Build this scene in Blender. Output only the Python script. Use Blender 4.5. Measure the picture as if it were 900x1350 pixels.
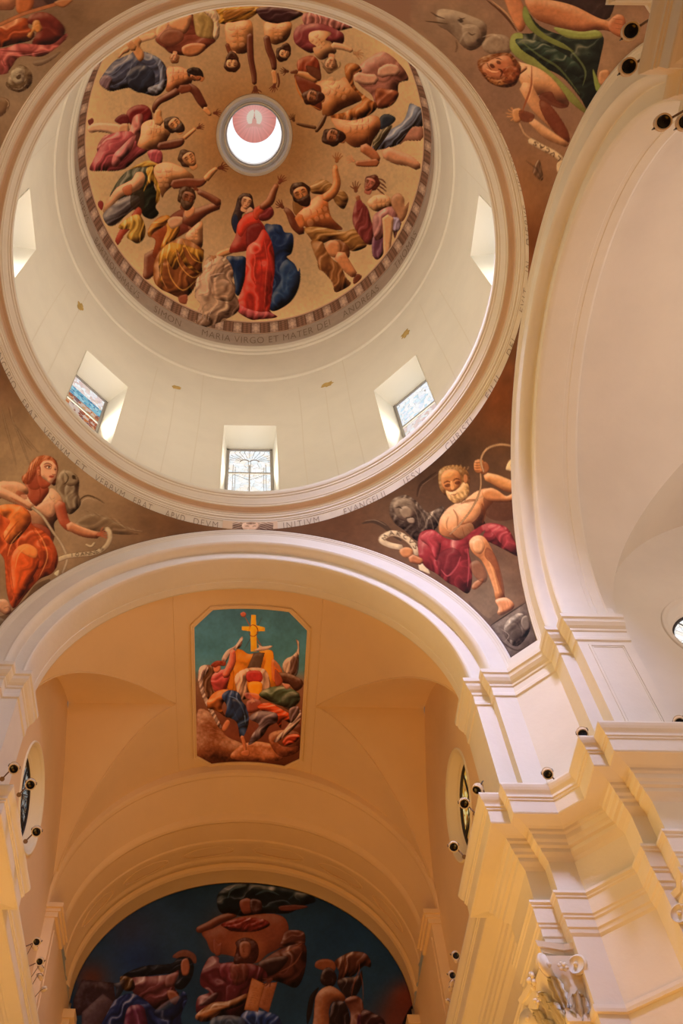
import bpy, bmesh, math, random
import numpy as np
from mathutils import Vector, Matrix
random.seed(4)
PI=math.pi
sc=bpy.context.scene
for o in list(bpy.data.objects): bpy.data.objects.remove(o)
# ---------------------------------------------------------------- camera
CF,CPX,CPY=1242.282,320.907,733.891          # focal length and principal point, in pixels of the 900x1350 frame
CPITCH,CYAW,CROLL=1.004,-.005,.020
CPOS=np.array([-.052,-5.203,0.])
def cam_axes():
    c,s=math.cos,math.sin
    f=np.array([s(CYAW)*c(CPITCH),c(CYAW)*c(CPITCH),s(CPITCH)]); r=np.array([c(CYAW),-s(CYAW),0]); u=np.cross(r,f)
    return c(CROLL)*r+s(CROLL)*u, -s(CROLL)*r+c(CROLL)*u, f
CR,CU,CFW=cam_axes()
cd=bpy.data.cameras.new('camera'); cam=bpy.data.objects.new('camera',cd); sc.collection.objects.link(cam); sc.camera=cam
cd.sensor_fit='VERTICAL'; cd.sensor_height=36.; cd.lens=CF/1350*36
cd.shift_x=(450-CPX)/1350; cd.shift_y=-(675-CPY)/1350
cam.matrix_world=Matrix(((CR[0],CU[0],-CFW[0],CPOS[0]),(CR[1],CU[1],-CFW[1],CPOS[1]),(CR[2],CU[2],-CFW[2],CPOS[2]),(0,0,0,1)))
cd.clip_end=500
def pix(P):
    """world points -> where the photograph shows them (used once, to trace the frescoes onto their real surfaces)"""
    q=np.asarray(P,float)-CPOS; z=q@CFW
    return CPX+CF*(q@CR)/z, CPY-CF*(q@CU)/z
# ---------------------------------------------------------------- world, lights, exposure
w=bpy.data.worlds.new('world'); sc.world=w; w.use_nodes=True
bg=w.node_tree.nodes['Background']; bg.inputs[0].default_value=(.90,.86,.76,1); bg.inputs[1].default_value=.16
def area(name,loc,target,sx,sy,power,col,spread=PI):
    l=bpy.data.lights.new(name,'AREA'); l.shape='RECTANGLE'; l.size=sx; l.size_y=sy; l.energy=power; l.color=col; l.spread=spread
    o=bpy.data.objects.new(name,l); sc.collection.objects.link(o); o.location=loc
    o.rotation_euler=(Vector(target)-Vector(loc)).to_track_quat('-Z','Y').to_euler(); return o
area('south_drum_window_daylight',(3.6,-3.6,21.2),(3.4,4.8,10.0),1.1,2.4,500,(.60,.62,1.0),math.radians(75))   # cool sky light through the south windows of the drum
area('nave_daylight',(1.5,-13,15.5),(1,4,12.0),7,3,260,(1.0,.86,.72))             # high clerestory windows of the nave behind the visitor
area('west_sunlight',(-9.6,2.6,12.6),(5,4.2,12.2),1.8,2.4,170,(1.0,.66,.22),math.radians(80))      # low warm sun through the west transept windows
area('chancel_lamp_glow',(0,6.0,2.0),(0,7.5,14),4,5,390,(1.0,.52,.12))           # lit chandeliers of the chancel, out of frame below
area('crossing_lamp_glow',(-.5,-1.0,-.4),(2.0,2,9),5,5,310,(1.0,.31,.012))         # lit chandeliers of the crossing, out of frame below
area('transept_daylight',(10.8,-2.5,12.0),(6,4,14),3,4,150,(.95,.84,.88))         # east transept windows
area('transept_fill',(8.5,0,3.5),(7.5,1,14),3,3,110,(1.0,.74,.58))  # added fill from below, evens out the shading on the east transept vault
area('transept_upper_daylight',(8.2,-3.6,12.5),(8,4,15),2,2,55,(1.0,.88,.86))
for i,a in enumerate((0,45,90,135,180,225,270,315)):
    r=math.radians(a); area('drum_window_daylight',(5.75*math.cos(r),5.75*math.sin(r),21),(0,0,22.5),1.1,2.6,44 if a in(180,225,270,315,135) else 20,(1.0,.94,.82),math.radians(115)); area('drum_window_glow',(5.78*math.cos(r),5.78*math.sin(r),21),(0,0,22.5),1.1,2.6,56 if a in(180,225,270,315,135) else 44,(1.0,.94,.80))
area('lantern_daylight',(0,0,38.0),(0,0,20),1.2,1.2,110,(1.0,.92,.80))
vs=sc.view_settings; vs.view_transform='Standard'; vs.look='None'; vs.gamma=1; vs.use_curve_mapping=False; vs.exposure=-0.13
sc.cycles.max_bounces=8; sc.cycles.diffuse_bounces=5; sc.cycles.use_denoising=True
sc.cycles.sample_clamp_indirect=4
# ---------------------------------------------------------------- materials
def lin(h,k=1.):
    c=[int(h[i:i+2],16)/255 for i in (0,2,4)]; return tuple([min(1,k*(x/12.92 if x<.04045 else ((x+.055)/1.055)**2.4)) for x in c]+[1])
def mat(name,col,rough=.85,bump=0.,bscale=8.,var=.0,vscale=1.5,col2=None,metal=0.):
    m=bpy.data.materials.new(name); m.use_nodes=True; nt=m.node_tree; b=nt.nodes['Principled BSDF']
    b.inputs['Roughness'].default_value=rough; b.inputs['Metallic'].default_value=metal; b.inputs['Base Color'].default_value=col
    b.inputs['Specular IOR Level'].default_value=.25
    tc=nt.nodes.new('ShaderNodeTexCoord')
    if var:
        n=nt.nodes.new('ShaderNodeTexNoise'); n.inputs['Scale'].default_value=vscale; n.inputs['Detail'].default_value=6; n.inputs['Roughness'].default_value=.6
        r=nt.nodes.new('ShaderNodeValToRGB'); c2=col2 or tuple([v*(1-var) for v in col[:3]]+[1])
        r.color_ramp.elements[0].position=.35; r.color_ramp.elements[1].position=.62; r.color_ramp.elements[0].color=c2; r.color_ramp.elements[1].color=col
        nt.links.new(tc.outputs['Object'],n.inputs['Vector']); nt.links.new(n.outputs['Fac'],r.inputs['Fac']); nt.links.new(r.outputs['Color'],b.inputs['Base Color'])
    if bump:
        n=nt.nodes.new('ShaderNodeTexNoise'); n.inputs['Scale'].default_value=bscale; n.inputs['Detail'].default_value=5
        u=nt.nodes.new('ShaderNodeBump'); u.inputs['Strength'].default_value=bump; u.inputs['Distance'].default_value=.02
        nt.links.new(tc.outputs['Object'],n.inputs['Vector']); nt.links.new(n.outputs['Fac'],u.inputs['Height']); nt.links.new(u.outputs['Normal'],b.inputs['Normal'])
    return m
PLASTER=mat('cream_plaster',(.74,.69,.60,1),bump=.25,bscale=5,var=.06,vscale=.8)
PLASTERW=mat('white_stucco',(.75,.70,.60,1),bump=.2,bscale=9,var=.05,vscale=1.2)
OCHRE=mat('ochre_plaster',(.80,.60,.36,1),bump=.25,bscale=4,var=.05,vscale=.7)
DRUM=mat('drum_plaster',(.84,.78,.66,1),bump=.2,bscale=4,var=.05,vscale=.9)
TANM=mat('tan_painted_soffit',(.66,.50,.37,1),var=.08)
STAIN=mat('yellow_damp_stain',(.62,.42,.14,1),var=.25,vscale=6)
CRACK=mat('hairline_stain',(.78,.71,.58,1))
METALD=mat('dark_iron',(.05,.045,.045,1),rough=.5,metal=.6)
LENS=mat('black_lamp_glass',(.008,.007,.008,1),rough=.12)
HOUS=mat('cream_lamp_housing',(.62,.50,.34,1),rough=.45)
INK=mat('faded_brown_lettering',(.27,.20,.14,1))
FLOORM=mat('honey_marble_floor',(.40,.21,.08,1),rough=.5,var=.3,vscale=.6)
def paintmat(name,k,rough=.8,tint=(1,1,1)):
    m=bpy.data.materials.new(name); m.use_nodes=True; nt=m.node_tree; b=nt.nodes['Principled BSDF']; b.inputs['Roughness'].default_value=rough; b.inputs['Specular IOR Level'].default_value=.2
    a=nt.nodes.new('ShaderNodeVertexColor'); a.layer_name='fresco'; mx=nt.nodes.new('ShaderNodeMix'); mx.data_type='RGBA'; mx.blend_type='MULTIPLY'; mx.inputs[0].default_value=1
    nt.links.new(a.outputs['Color'],mx.inputs[6]); mx.inputs[7].default_value=(k*tint[0],k*tint[1],k*tint[2],1); nt.links.new(mx.outputs[2],b.inputs['Base Color'])
    n=nt.nodes.new('ShaderNodeTexNoise'); n.inputs['Scale'].default_value=14; n.inputs['Detail'].default_value=4; u=nt.nodes.new('ShaderNodeBump'); u.inputs['Strength'].default_value=.12; u.inputs['Distance'].default_value=.02
    nt.links.new(n.outputs['Fac'],u.inputs['Height']); nt.links.new(u.outputs['Normal'],b.inputs['Normal']); return m
# ---------------------------------------------------------------- helpers
def link(name,me,m=None,parent=None,smooth=False):
    o=bpy.data.objects.new(name,me); sc.collection.objects.link(o)
    if m: me.materials.append(m)
    if parent: o.parent=parent
    if smooth: me.polygons.foreach_set('use_smooth',[True]*len(me.polygons))
    return o
def obj(name,V,F,m=None,parent=None,smooth=False):
    me=bpy.data.meshes.new(name); me.from_pydata([tuple(map(float,v)) for v in V],[],[tuple(f) for f in F]); me.update(); return link(name,me,m,parent,smooth)
def bobj(name,bm,m=None,parent=None,smooth=False):
    me=bpy.data.meshes.new(name); bm.to_mesh(me); bm.free(); return link(name,me,m,parent,smooth)
def struct(o): o['kind']='structure'; return o
def tag(o,label,cat,group=None):
    o['label']=label; o['category']=cat
    if group: o['group']=group
    return o
def empty(name,loc=(0,0,0)):
    o=bpy.data.objects.new(name,None); sc.collection.objects.link(o); o.location=loc; o.empty_display_size=.2; return o
def grid(name,P,m,parent=None,smooth=True,closed=False,sharp=None):
    """P: array [rows, cols, 3]"""
    P=np.asarray(P,float); R_,C_=P.shape[:2]; me=bpy.data.meshes.new(name)
    cc=C_ if closed else C_-1
    i=np.arange(R_-1)[:,None]*C_; j=np.arange(cc)[None,:]; j2=(j+1)%C_
    F=np.stack([i+j,i+j2,i+C_+j2,i+C_+j],-1).reshape(-1,4)
    me.vertices.add(R_*C_); me.vertices.foreach_set('co',P.reshape(-1)); me.loops.add(len(F)*4); me.loops.foreach_set('vertex_index',F.reshape(-1).astype(np.int32))
    me.polygons.add(len(F)); me.polygons.foreach_set('loop_start',np.arange(0,len(F)*4,4,dtype=np.int32)); me.update(calc_edges=True)
    me.polygons.foreach_set('use_smooth',[bool(smooth)]*len(F))
    return link(name,me,m,parent,smooth)
def vcol(o,rgb):
    """sRGB paint values per vertex, stored linear"""
    me=o.data; a=me.color_attributes.new('fresco','FLOAT_COLOR','POINT'); c=np.clip(rgb,0,1); l=np.where(c<.04045,c/12.92,((c+.055)/1.055)**2.4)
    a.data.foreach_set('color',np.concatenate([l,np.ones((len(l),1))],1).astype(np.float32).reshape(-1))
def verts(o):
    a=np.zeros(len(o.data.vertices)*3); o.data.vertices.foreach_get('co',a); return a.reshape(-1,3)
def revolve(name,prof,m,n=256,parent=None,a0=0,a1=2*PI):
    """prof: list of (radius,z); sharp mouldings get doubled rows"""
    closed=abs(a1-a0-2*PI)<1e-6; t=np.linspace(a0,a1,n+(0 if closed else 1),endpoint=not closed)
    rows=[]
    for k,(r,z) in enumerate(prof):
        rows.append(np.stack([r*np.cos(t),r*np.sin(t),z+0*t],1))
    o=grid(name,np.array(rows),m,parent,True,closed); o.data.set_sharp_from_angle(angle=math.radians(24)); return o
def box(bm,x0,x1,y0,y1,z0,z1):
    v=[bm.verts.new(p) for p in ((x0,y0,z0),(x1,y0,z0),(x1,y1,z0),(x0,y1,z0),(x0,y0,z1),(x1,y0,z1),(x1,y1,z1),(x0,y1,z1))]
    for f in ((0,3,2,1),(4,5,6,7),(0,1,5,4),(1,2,6,5),(2,3,7,6),(3,0,4,7)): bm.faces.new([v[i] for i in f])
def tube(bm,P,r,n=8,cap=True):
    P=[Vector(p) for p in P]; rings=[]; rr=r if hasattr(r,'__len__') else [r]*len(P); N=None
    for i,p in enumerate(P):
        d=(P[min(i+1,len(P)-1)]-P[max(i-1,0)]).normalized()
        if N is None: N=d.orthogonal().normalized()
        N=(N-d*N.dot(d)).normalized(); B=d.cross(N)
        rings.append([bm.verts.new(p+(N*math.cos(t)+B*math.sin(t))*rr[i]) for t in [2*PI*k/n for k in range(n)]])
    for a,b in zip(rings[:-1],rings[1:]):
        for k in range(n): bm.faces.new((a[k],a[(k+1)%n],b[(k+1)%n],b[k]))
    if cap: bm.faces.new(rings[0][::-1]); bm.faces.new(rings[-1])
def offset_line(pl,off):
    """mitred offset of an open plan polyline, to its left side"""
    P=np.array(pl,float); out=[]
    for i in range(len(P)):
        ns=[]
        if i>0: d=P[i]-P[i-1]; ns.append(np.array([-d[1],d[0]])/np.linalg.norm(d))
        if i<len(P)-1: d=P[i+1]-P[i]; ns.append(np.array([-d[1],d[0]])/np.linalg.norm(d))
        if len(ns)==1: out.append(P[i]+ns[0]*off)
        else:
            b=ns[0]+ns[1]; out.append(P[i]+b/(1+ns[0]@ns[1])*off)
    return np.array(out)
def sweep(name,pl,prof,m,parent=None):
    rows=[]
    for off,z in prof:
        q=offset_line(pl,off); rows.append(np.concatenate([q,np.full((len(q),1),z)],1))
    o=grid(name,np.array(rows),m,parent,False); return o
def xf(o,M):
    """apply a symmetry (rotation / mirror about the dome axis) to the mesh itself"""
    o.data.transform(M)
    if M.determinant()<0: o.data.flip_normals()
    return o
MI=Matrix.Identity(4); MX=Matrix.Scale(-1,4,(1,0,0)); MY=Matrix.Scale(-1,4,(0,1,0))
SW=Matrix(((0,1,0,0),(1,0,0,0),(0,0,1,0),(0,0,0,1)))      # swap x and y: the north arm becomes the east arm
import math
# ---------------------------------------------------------------- fresco painter (numpy brushwork for the painted surfaces)
def hexc(h):
    return np.array([int(h[i:i+2],16)/255. for i in (0,2,4)])
_rng=np.random.RandomState(7)
def noise2(h,w,cell,seed=0,octv=3):
    r=np.random.RandomState(seed); out=np.zeros((h,w)); amp=1.; tot=0
    for o in range(octv):
        c=max(2.,cell/2**o); gh=int(h/c)+3; gw=int(w/c)+3
        g=r.rand(gh,gw); yy=np.arange(h)/c; xx=np.arange(w)/c
        yi=yy.astype(int); xi=xx.astype(int); fy=(yy-yi); fx=(xx-xi); fy=fy*fy*(3-2*fy); fx=fx*fx*(3-2*fx)
        a=g[yi][:,xi]; b=g[yi][:,xi+1]; c_=g[yi+1][:,xi]; d=g[yi+1][:,xi+1]
        out+=amp*((a*(1-fx)+b*fx)*(1-fy)[:,None]+(c_*(1-fx)+d*fx)*fy[:,None]); tot+=amp; amp*=.5
    return out/tot-.5
def boxblur(a,n):
    if n<1: return a
    for ax in (0,1):
        p=np.concatenate([np.repeat(a.take([0],ax),n+1,ax),a,np.repeat(a.take([-1],ax),n,ax)],ax)
        c=np.cumsum(p,ax); L=a.shape[ax]
        a=(c.take(range(2*n+1,2*n+1+L),ax)-c.take(range(0,L),ax))/(2*n+1)
    return a
def spline(p,closed=True,n=5):
    p=np.array(p,float)
    if len(p)<3: return p
    q=np.vstack([p[-1:],p,p[:2]]) if closed else np.vstack([p[:1],p,p[-1:]])
    out=[]; m=len(p) if closed else len(p)-1
    for i in range(m):
        a,b,c,d=q[i],q[i+1],q[i+2],q[i+3]
        for t in np.linspace(0,1,n,endpoint=False):
            out.append(.5*((2*b)+(c-a)*t+(2*a-5*b+4*c-d)*t*t+(3*b-a-3*c+d)*t**3))
    if not closed: out.append(p[-1])
    return np.array(out)
class Canvas:
    def __init__(s,x0,y0,x1,y1,S,bg):
        s.x0,s.y0,s.S=x0,y0,S; s.w=int((x1-x0)*S); s.h=int((y1-y0)*S)
        s.a=np.ones((s.h,s.w,3))*hexc(bg); s.o=(0.,0.,1.); s.light=(-.55,-.8)
        s.seed=1
    def at(s,ox,oy,k): s.o=(ox,oy,k); return s
    def T(s,pts):
        if isinstance(pts,str): pts=[float(v) for v in pts.split()]; pts=list(zip(pts[::2],pts[1::2]))
        p=np.array(pts,float); return (p/s.o[2]+np.array([s.o[0]-s.x0,s.o[1]-s.y0]))*s.S
    def mask(s,P,pad=2):
        lo=np.floor(P.min(0)).astype(int)-pad; hi=np.ceil(P.max(0)).astype(int)+pad
        xa,ya=max(0,lo[0]),max(0,lo[1]); xb,yb=min(s.w,hi[0]),min(s.h,hi[1])
        if xb<=xa or yb<=ya: return None
        W=xb-xa;H=yb-ya; m=np.zeros((H,W)); xs=np.arange(W)+xa
        Q=np.roll(P,-1,0); 
        for k in range(3):                       # three sub-scanlines, analytic coverage along x
            for r in range(H):
                y=ya+r+(k+.5)/3
                c=(P[:,1]<=y)!=(Q[:,1]<=y)
                if not c.any(): continue
                xc=np.sort(P[c,0]+(y-P[c,1])*(Q[c,0]-P[c,0])/(Q[c,1]-P[c,1]))
                for a,b in zip(xc[::2],xc[1::2]): m[r]+=np.clip(np.minimum(b,xs+1)-np.maximum(a,xs),0,1)/3
        return xa,ya,np.clip(m,0,1)
    def b(s,col,pts,sh=.58,r=None,f=None,sm=1,al=1.,l=None,nz=.10,rim=.34):
        P=s.T(pts)
        if sm: P=spline(P)
        k=s.mask(P)
        if k is None: return
        xa,ya,m=k; H,W=m.shape; s.seed+=1
        c=np.ones((H,W,3))*hexc(col)
        ext=min(P.max(0)-P.min(0)); rr=int(max(1,(r*s.S if r else ext*.16)))
        hgt=boxblur(boxblur(np.pad(m,rr),rr),max(1,rr//2)); gy,gx=np.gradient(hgt); gy=gy[rr:-rr,rr:-rr];gx=gx[rr:-rr,rr:-rr];hh=hgt[rr:-rr,rr:-rr]
        lx,ly=l or s.light
        d=-(gx*(-lx)+gy*(-ly))*rr*2.2
        d=np.clip(-d if False else d,-1,1)
        v=1+sh*d*-1*-1
        v=1+sh*np.clip(-(gx*lx+gy*ly)*-1*rr*2.4,-1,1)*-1
        if f:
            an,wl,am=f; an=np.radians(an); yy,xx=np.mgrid[0:H,0:W]/s.S
            u=xx*np.sin(an)+yy*np.cos(an)
            n=noise2(H,W,26*s.S,s.seed,2)+.25*noise2(H,W,9*s.S,s.seed+9,1)
            q=(u+n*wl*1.9)/wl*np.pi
            wv=.9-1.9*np.abs(np.sin(q))**.55+.35*np.sin(3.1*q+n*7)
            v=v+am*1.15*wv
        v=v+nz*(1.0*noise2(H,W,9*s.S,s.seed+50,3)+.8*noise2(H,W,3*s.S,s.seed+51,2))
        if rim>.15: v=v-.34*np.clip(1-boxblur(np.pad(m,3),max(1,int(.7*s.S)))[3:-3,3:-3],0,1)**.8
        v=v-rim*np.clip(1-hh*1.15,0,1)**1.5*.8
        v=v[...,None]
        # warm shadows, pale lights
        cc=np.where(v<1,c*np.clip(v,0,1)**np.array([.85,1.05,1.1]),c+(1-c)*np.clip(v-1,0,1)*np.array([.75,.68,.55]))
        M=(m*al)[...,None]; A=s.a[ya:ya+H,xa:xa+W]; A[:]=A*(1-M)+cc*M
    def l(s,col,pts,**k):
        v=[float(x) for x in pts.split()] if isinstance(pts,str) else list(np.ravel(pts)); q=np.array(v).reshape(-1,3)
        c=spline(q,False,4) if len(q)>2 else q
        d=np.gradient(c[:,:2],axis=0); d/=np.maximum(1e-6,np.linalg.norm(d,axis=1))[:,None]; n=np.stack([-d[:,1],d[:,0]],1)
        w=c[:,2:3]/2
        e0=c[:1,:2]-d[:1]*w[0]*.7; e1=c[-1:,:2]+d[-1:]*w[-1]*.7
        P=np.vstack([c[:,:2]+n*w,e1,(c[:,:2]-n*w)[::-1],e0]); s.b(col,P,sm=0,**k)
    def s_(s,col,w,pts,al=1.):
        if isinstance(pts,str): pts=[float(v) for v in pts.split()]; pts=list(zip(pts[::2],pts[1::2]))
        c=spline(pts,False,4) if len(pts)>2 else np.array(pts,float)
        if len(c)<2: return
        d=np.gradient(c,axis=0); d/=np.maximum(1e-6,np.linalg.norm(d,axis=1))[:,None]; n=np.stack([-d[:,1],d[:,0]],1)*w/2
        tp=np.sin(np.linspace(.25,np.pi-.25,len(c)))[:,None]
        s.b(col,np.vstack([c+n*tp,(c-n*tp)[::-1]]),sm=0,sh=0,nz=0,rim=0,al=al)
    def hand(s,col,x,y,ang,z,spread=1.,n=5):
        a=np.radians(ang); ux,uy=np.cos(a),-np.sin(a); px,py=-uy,ux
        s.l(col,[(x-ux*z*.35,y-uy*z*.35,z*.55),(x+ux*z*.35,y+uy*z*.35,z*.75)],sh=.2)
        for i,(da,L) in enumerate(((58,.75),(22,1.1),(6,1.25),(-10,1.15),(-28,.9))[:n]):
            t=a+np.radians(da*spread); o=(2-i)*z*.17
            bx,by=x-px*o*1+ux*z*.2,y-py*o+uy*z*.2
            kx,ky=bx+np.cos(t)*z*L*.6,by-np.sin(t)*z*L*.6
            t2=t-np.radians(14)
            s.l(col,[(bx,by,z*.2),(kx,ky,z*.18),(kx+np.cos(t2)*z*L*.4,ky-np.sin(t2)*z*L*.4,z*.12)],sh=.15,rim=.1)
    def head(s,x,y,r,ang,skin='b98350',hair='3c1f12',beard=None,fx=0.,long=0,dark='4a2413'):
        """ang = direction of the crown (90 = up in the picture); fx = face turned sideways -1..1"""
        a=np.radians(ang); U=np.array([np.cos(a),-np.sin(a)]); R=np.array([-U[1],U[0]]); o=np.array([x,y])
        def g(u,v): return tuple(o+R*u*r+U*v*r)
        def el(cu,cv,ru,rv,n=12,w=0): return [g(cu+ru*np.cos(t)*(1+w*np.sin(5*t+x)),cv+rv*np.sin(t)*(1+w*np.sin(4*t+y))) for t in np.linspace(0,2*np.pi,n,endpoint=False)]
        s.b(hair,el(-fx*.28,.16,.98,1.08,16,.10),sh=.35,nz=.5)
        s.b(skin,[g(-.35,-.5),g(.35,-.5),g(.4,-1.35),g(-.4,-1.35)],sh=.1)
        if long: s.b(hair,[g(-fx*.9-.5,.5),g(-fx*.9+.4,.3),g(-fx*1.0+.4,-1.2),g(-fx*1.1,-2.0),g(-fx*1.3-.7,-1.2)],sh=.3,nz=.3)
        s.b(skin,[g(fx*.15-.68,.3),g(fx*.15-.45,.62),g(fx*.2+.1,.7),g(fx*.2+.58,.5),g(fx*.2+.7,.05),g(fx*.3+.52,-.55),g(fx*.35+.12,-1.0),g(fx*.3-.35,-.85),g(fx*.1-.64,-.3)],sh=.6,rim=.45)
        s.b(dark,[g(fx*.1-.7,.3),g(fx*.1-.3,.35),g(fx*.2-.3,-.6),g(fx*.2-.5,-.8),g(fx*.1-.7,-.3)],sh=0,rim=0,al=.35)
        for e in (-.33,.33):
            s.s_(dark,r*.17,[g(fx*.35+e-.2,.24),g(fx*.35+e,.32),g(fx*.35+e+.2,.22)],.8)
            s.b(dark,el(fx*.35+e,.06,.20,.11,8),sh=0,rim=0,al=.5)
        s.s_(dark,r*.14,[g(fx*.45+.02,.1),g(fx*.55+.1,-.25),g(fx*.42-.06,-.32)],.6)
        s.s_('e8c8a0',r*.12,[g(fx*.45-.04,.2),g(fx*.5,-.2)],.5)
        s.s_('7a2f1e',r*.15,[g(fx*.4-.24,-.55),g(fx*.4,-.5),g(fx*.4+.24,-.56)],.8)
        if beard:
            s.b(beard,[g(fx*.2-.75,-.05),g(fx*.25-.5,-.35),g(fx*.35-.2,-.38),g(fx*.4,-.34),g(fx*.4+.25,-.38),g(fx*.3+.6,-.3),g(fx*.2+.8,0),g(fx*.3+.62,-.95),g(fx*.4+.15,-1.4),g(fx*.3-.4,-1.15),g(fx*.2-.72,-.6)],sh=.4,nz=.4)
            s.s_('8a3a24',r*.14,[g(fx*.4-.2,-.6),g(fx*.4+.2,-.6)],.7)
    def torso(s,col,pts,lines=(),**k):
        P=np.array([float(v) for v in pts.split()]).reshape(-1,2); ext=min(P.max(0)-P.min(0))/s.o[2]
        k=dict(k); k['r']=ext*.26; k['sh']=.75; k['nz']=.1; s.b(col,pts,**k)
        if lines:
            q=spline([tuple(p) for p in np.array(lines[0].split(),float).reshape(-1,2)],False,8); L=np.linalg.norm(q[-1]-q[0]); d=(q[-1]-q[0])/L; n=np.array([-d[1],d[0]])
            for t,w_,h_ in ((.08,.26,.17),(.40,.17,.12),(.64,.16,.11),(.88,.17,.12)):
                for sd in (-1,1):
                    c0=q[0]+d*L*t+n*sd*L*w_*.9; e_=[tuple(c0+n*w_*L*.72*math.cos(a)+d*h_*L*.85*math.sin(a)) for a in np.linspace(0,2*math.pi,9)[:-1]]
                    s.b('dba56e',e_,sh=.5,rim=0,nz=0,al=.30)
                    s.s_('552610',L*.035,[tuple(c0-n*w_*L*.6+d*h_*L*.8),tuple(c0+d*h_*L*1.05),tuple(c0+n*w_*L*.6+d*h_*L*.8)],.42)
        for q in lines: s.s_('7e4020',.9*s.o[2],q,.32)
    def glow(s,col,x,y,r,al,p=2.):
        q=s.T([(x,y)])[0]; R=r/s.o[2]*s.S; yy,xx=np.mgrid[0:s.h,0:s.w]
        m=np.exp(-(((xx-q[0])**2+(yy-q[1])**2)/R**2)**(p/2))[...,None]*al; s.a[:]=s.a*(1-m)+hexc(col)*m
    def text(s,col,h,w,txt,pts,wd=.6,up=1):
        F={'I':'.5 0 .5 1','O':'.5 0 .1 .3 .1 .7 .5 1 .9 .7 .9 .3 .5 0','A':'0 0 .5 1 1 0|.2 .4 .8 .4','N':'0 0 0 1 1 0 1 1','E':'.9 0 .1 0 .1 1 .9 1|.1 .5 .7 .5','S':'0 .1 .5 0 .9 .25 .5 .5 .1 .75 .5 1 .9 .9','M':'0 0 .1 1 .5 .3 .9 1 1 0','R':'.1 0 .1 1 .8 .9 .8 .6 .1 .5 .9 0','C':'.9 .1 .5 0 .1 .3 .1 .7 .5 1 .9 .9','V':'0 1 .5 0 1 1','L':'.1 1 .1 0 .9 0'}
        c=spline([tuple(p) for p in np.array(pts.split(),float).reshape(-1,2)],False,8); L=np.r_[0,np.cumsum(np.linalg.norm(np.diff(c,axis=0),axis=1))]; n=len(txt); st=L[-1]/n
        for i,ch in enumerate(txt):
            t0=(i+.15)*st
            p0=np.array([np.interp(t0,L,c[:,k]) for k in (0,1)]); p1=np.array([np.interp(t0+st*.7,L,c[:,k]) for k in (0,1)]); X=p1-p0; Y=np.array([X[1],-X[0]])/np.linalg.norm(X)*h*up
            for seg in F[ch].split('|'):
                q=np.array(seg.split(),float).reshape(-1,2)
                for a,b in zip(q[:-1],q[1:]):
                    A=p0+X*a[0]+Y*a[1]; B=p0+X*b[0]+Y*b[1]; d=(B-A)/max(1e-6,np.linalg.norm(B-A)); nn=np.array([-d[1],d[0]])*w/2
                    s.b(col,[A+nn,B+nn,B-nn,A-nn],sm=0,sh=0,nz=0,rim=0)
    def ribbon(s,col,pts,w,edge='8a6a48',f=None):
        v=np.array(pts.split(),float).reshape(-1,2); s.l(edge,[(x,y,w*1.12) for x,y in v],sh=.1); s.l(col,[(x,y,w) for x,y in v],sh=.25,f=f)
    def grain(s,amp=.03,cell=4):
        n=noise2(s.h,s.w,cell*s.S,3,3)+.6*noise2(s.h,s.w,60*s.S,9,2); s.a[:]=np.clip(s.a*(1+amp*4*n[...,None]),0,1)
    def sample(s,px,py):
        x=np.clip((px-s.x0)*s.S-.5,0,s.w-1.001); y=np.clip((py-s.y0)*s.S-.5,0,s.h-1.001); xi=x.astype(int); yi=y.astype(int); fx=(x-xi)[:,None]; fy=(y-yi)[:,None]
        A=s.a; return (A[yi,xi]*(1-fx)+A[yi,xi+1]*fx)*(1-fy)+(A[yi+1,xi]*(1-fx)+A[yi+1,xi+1]*fx)*fy
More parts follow.
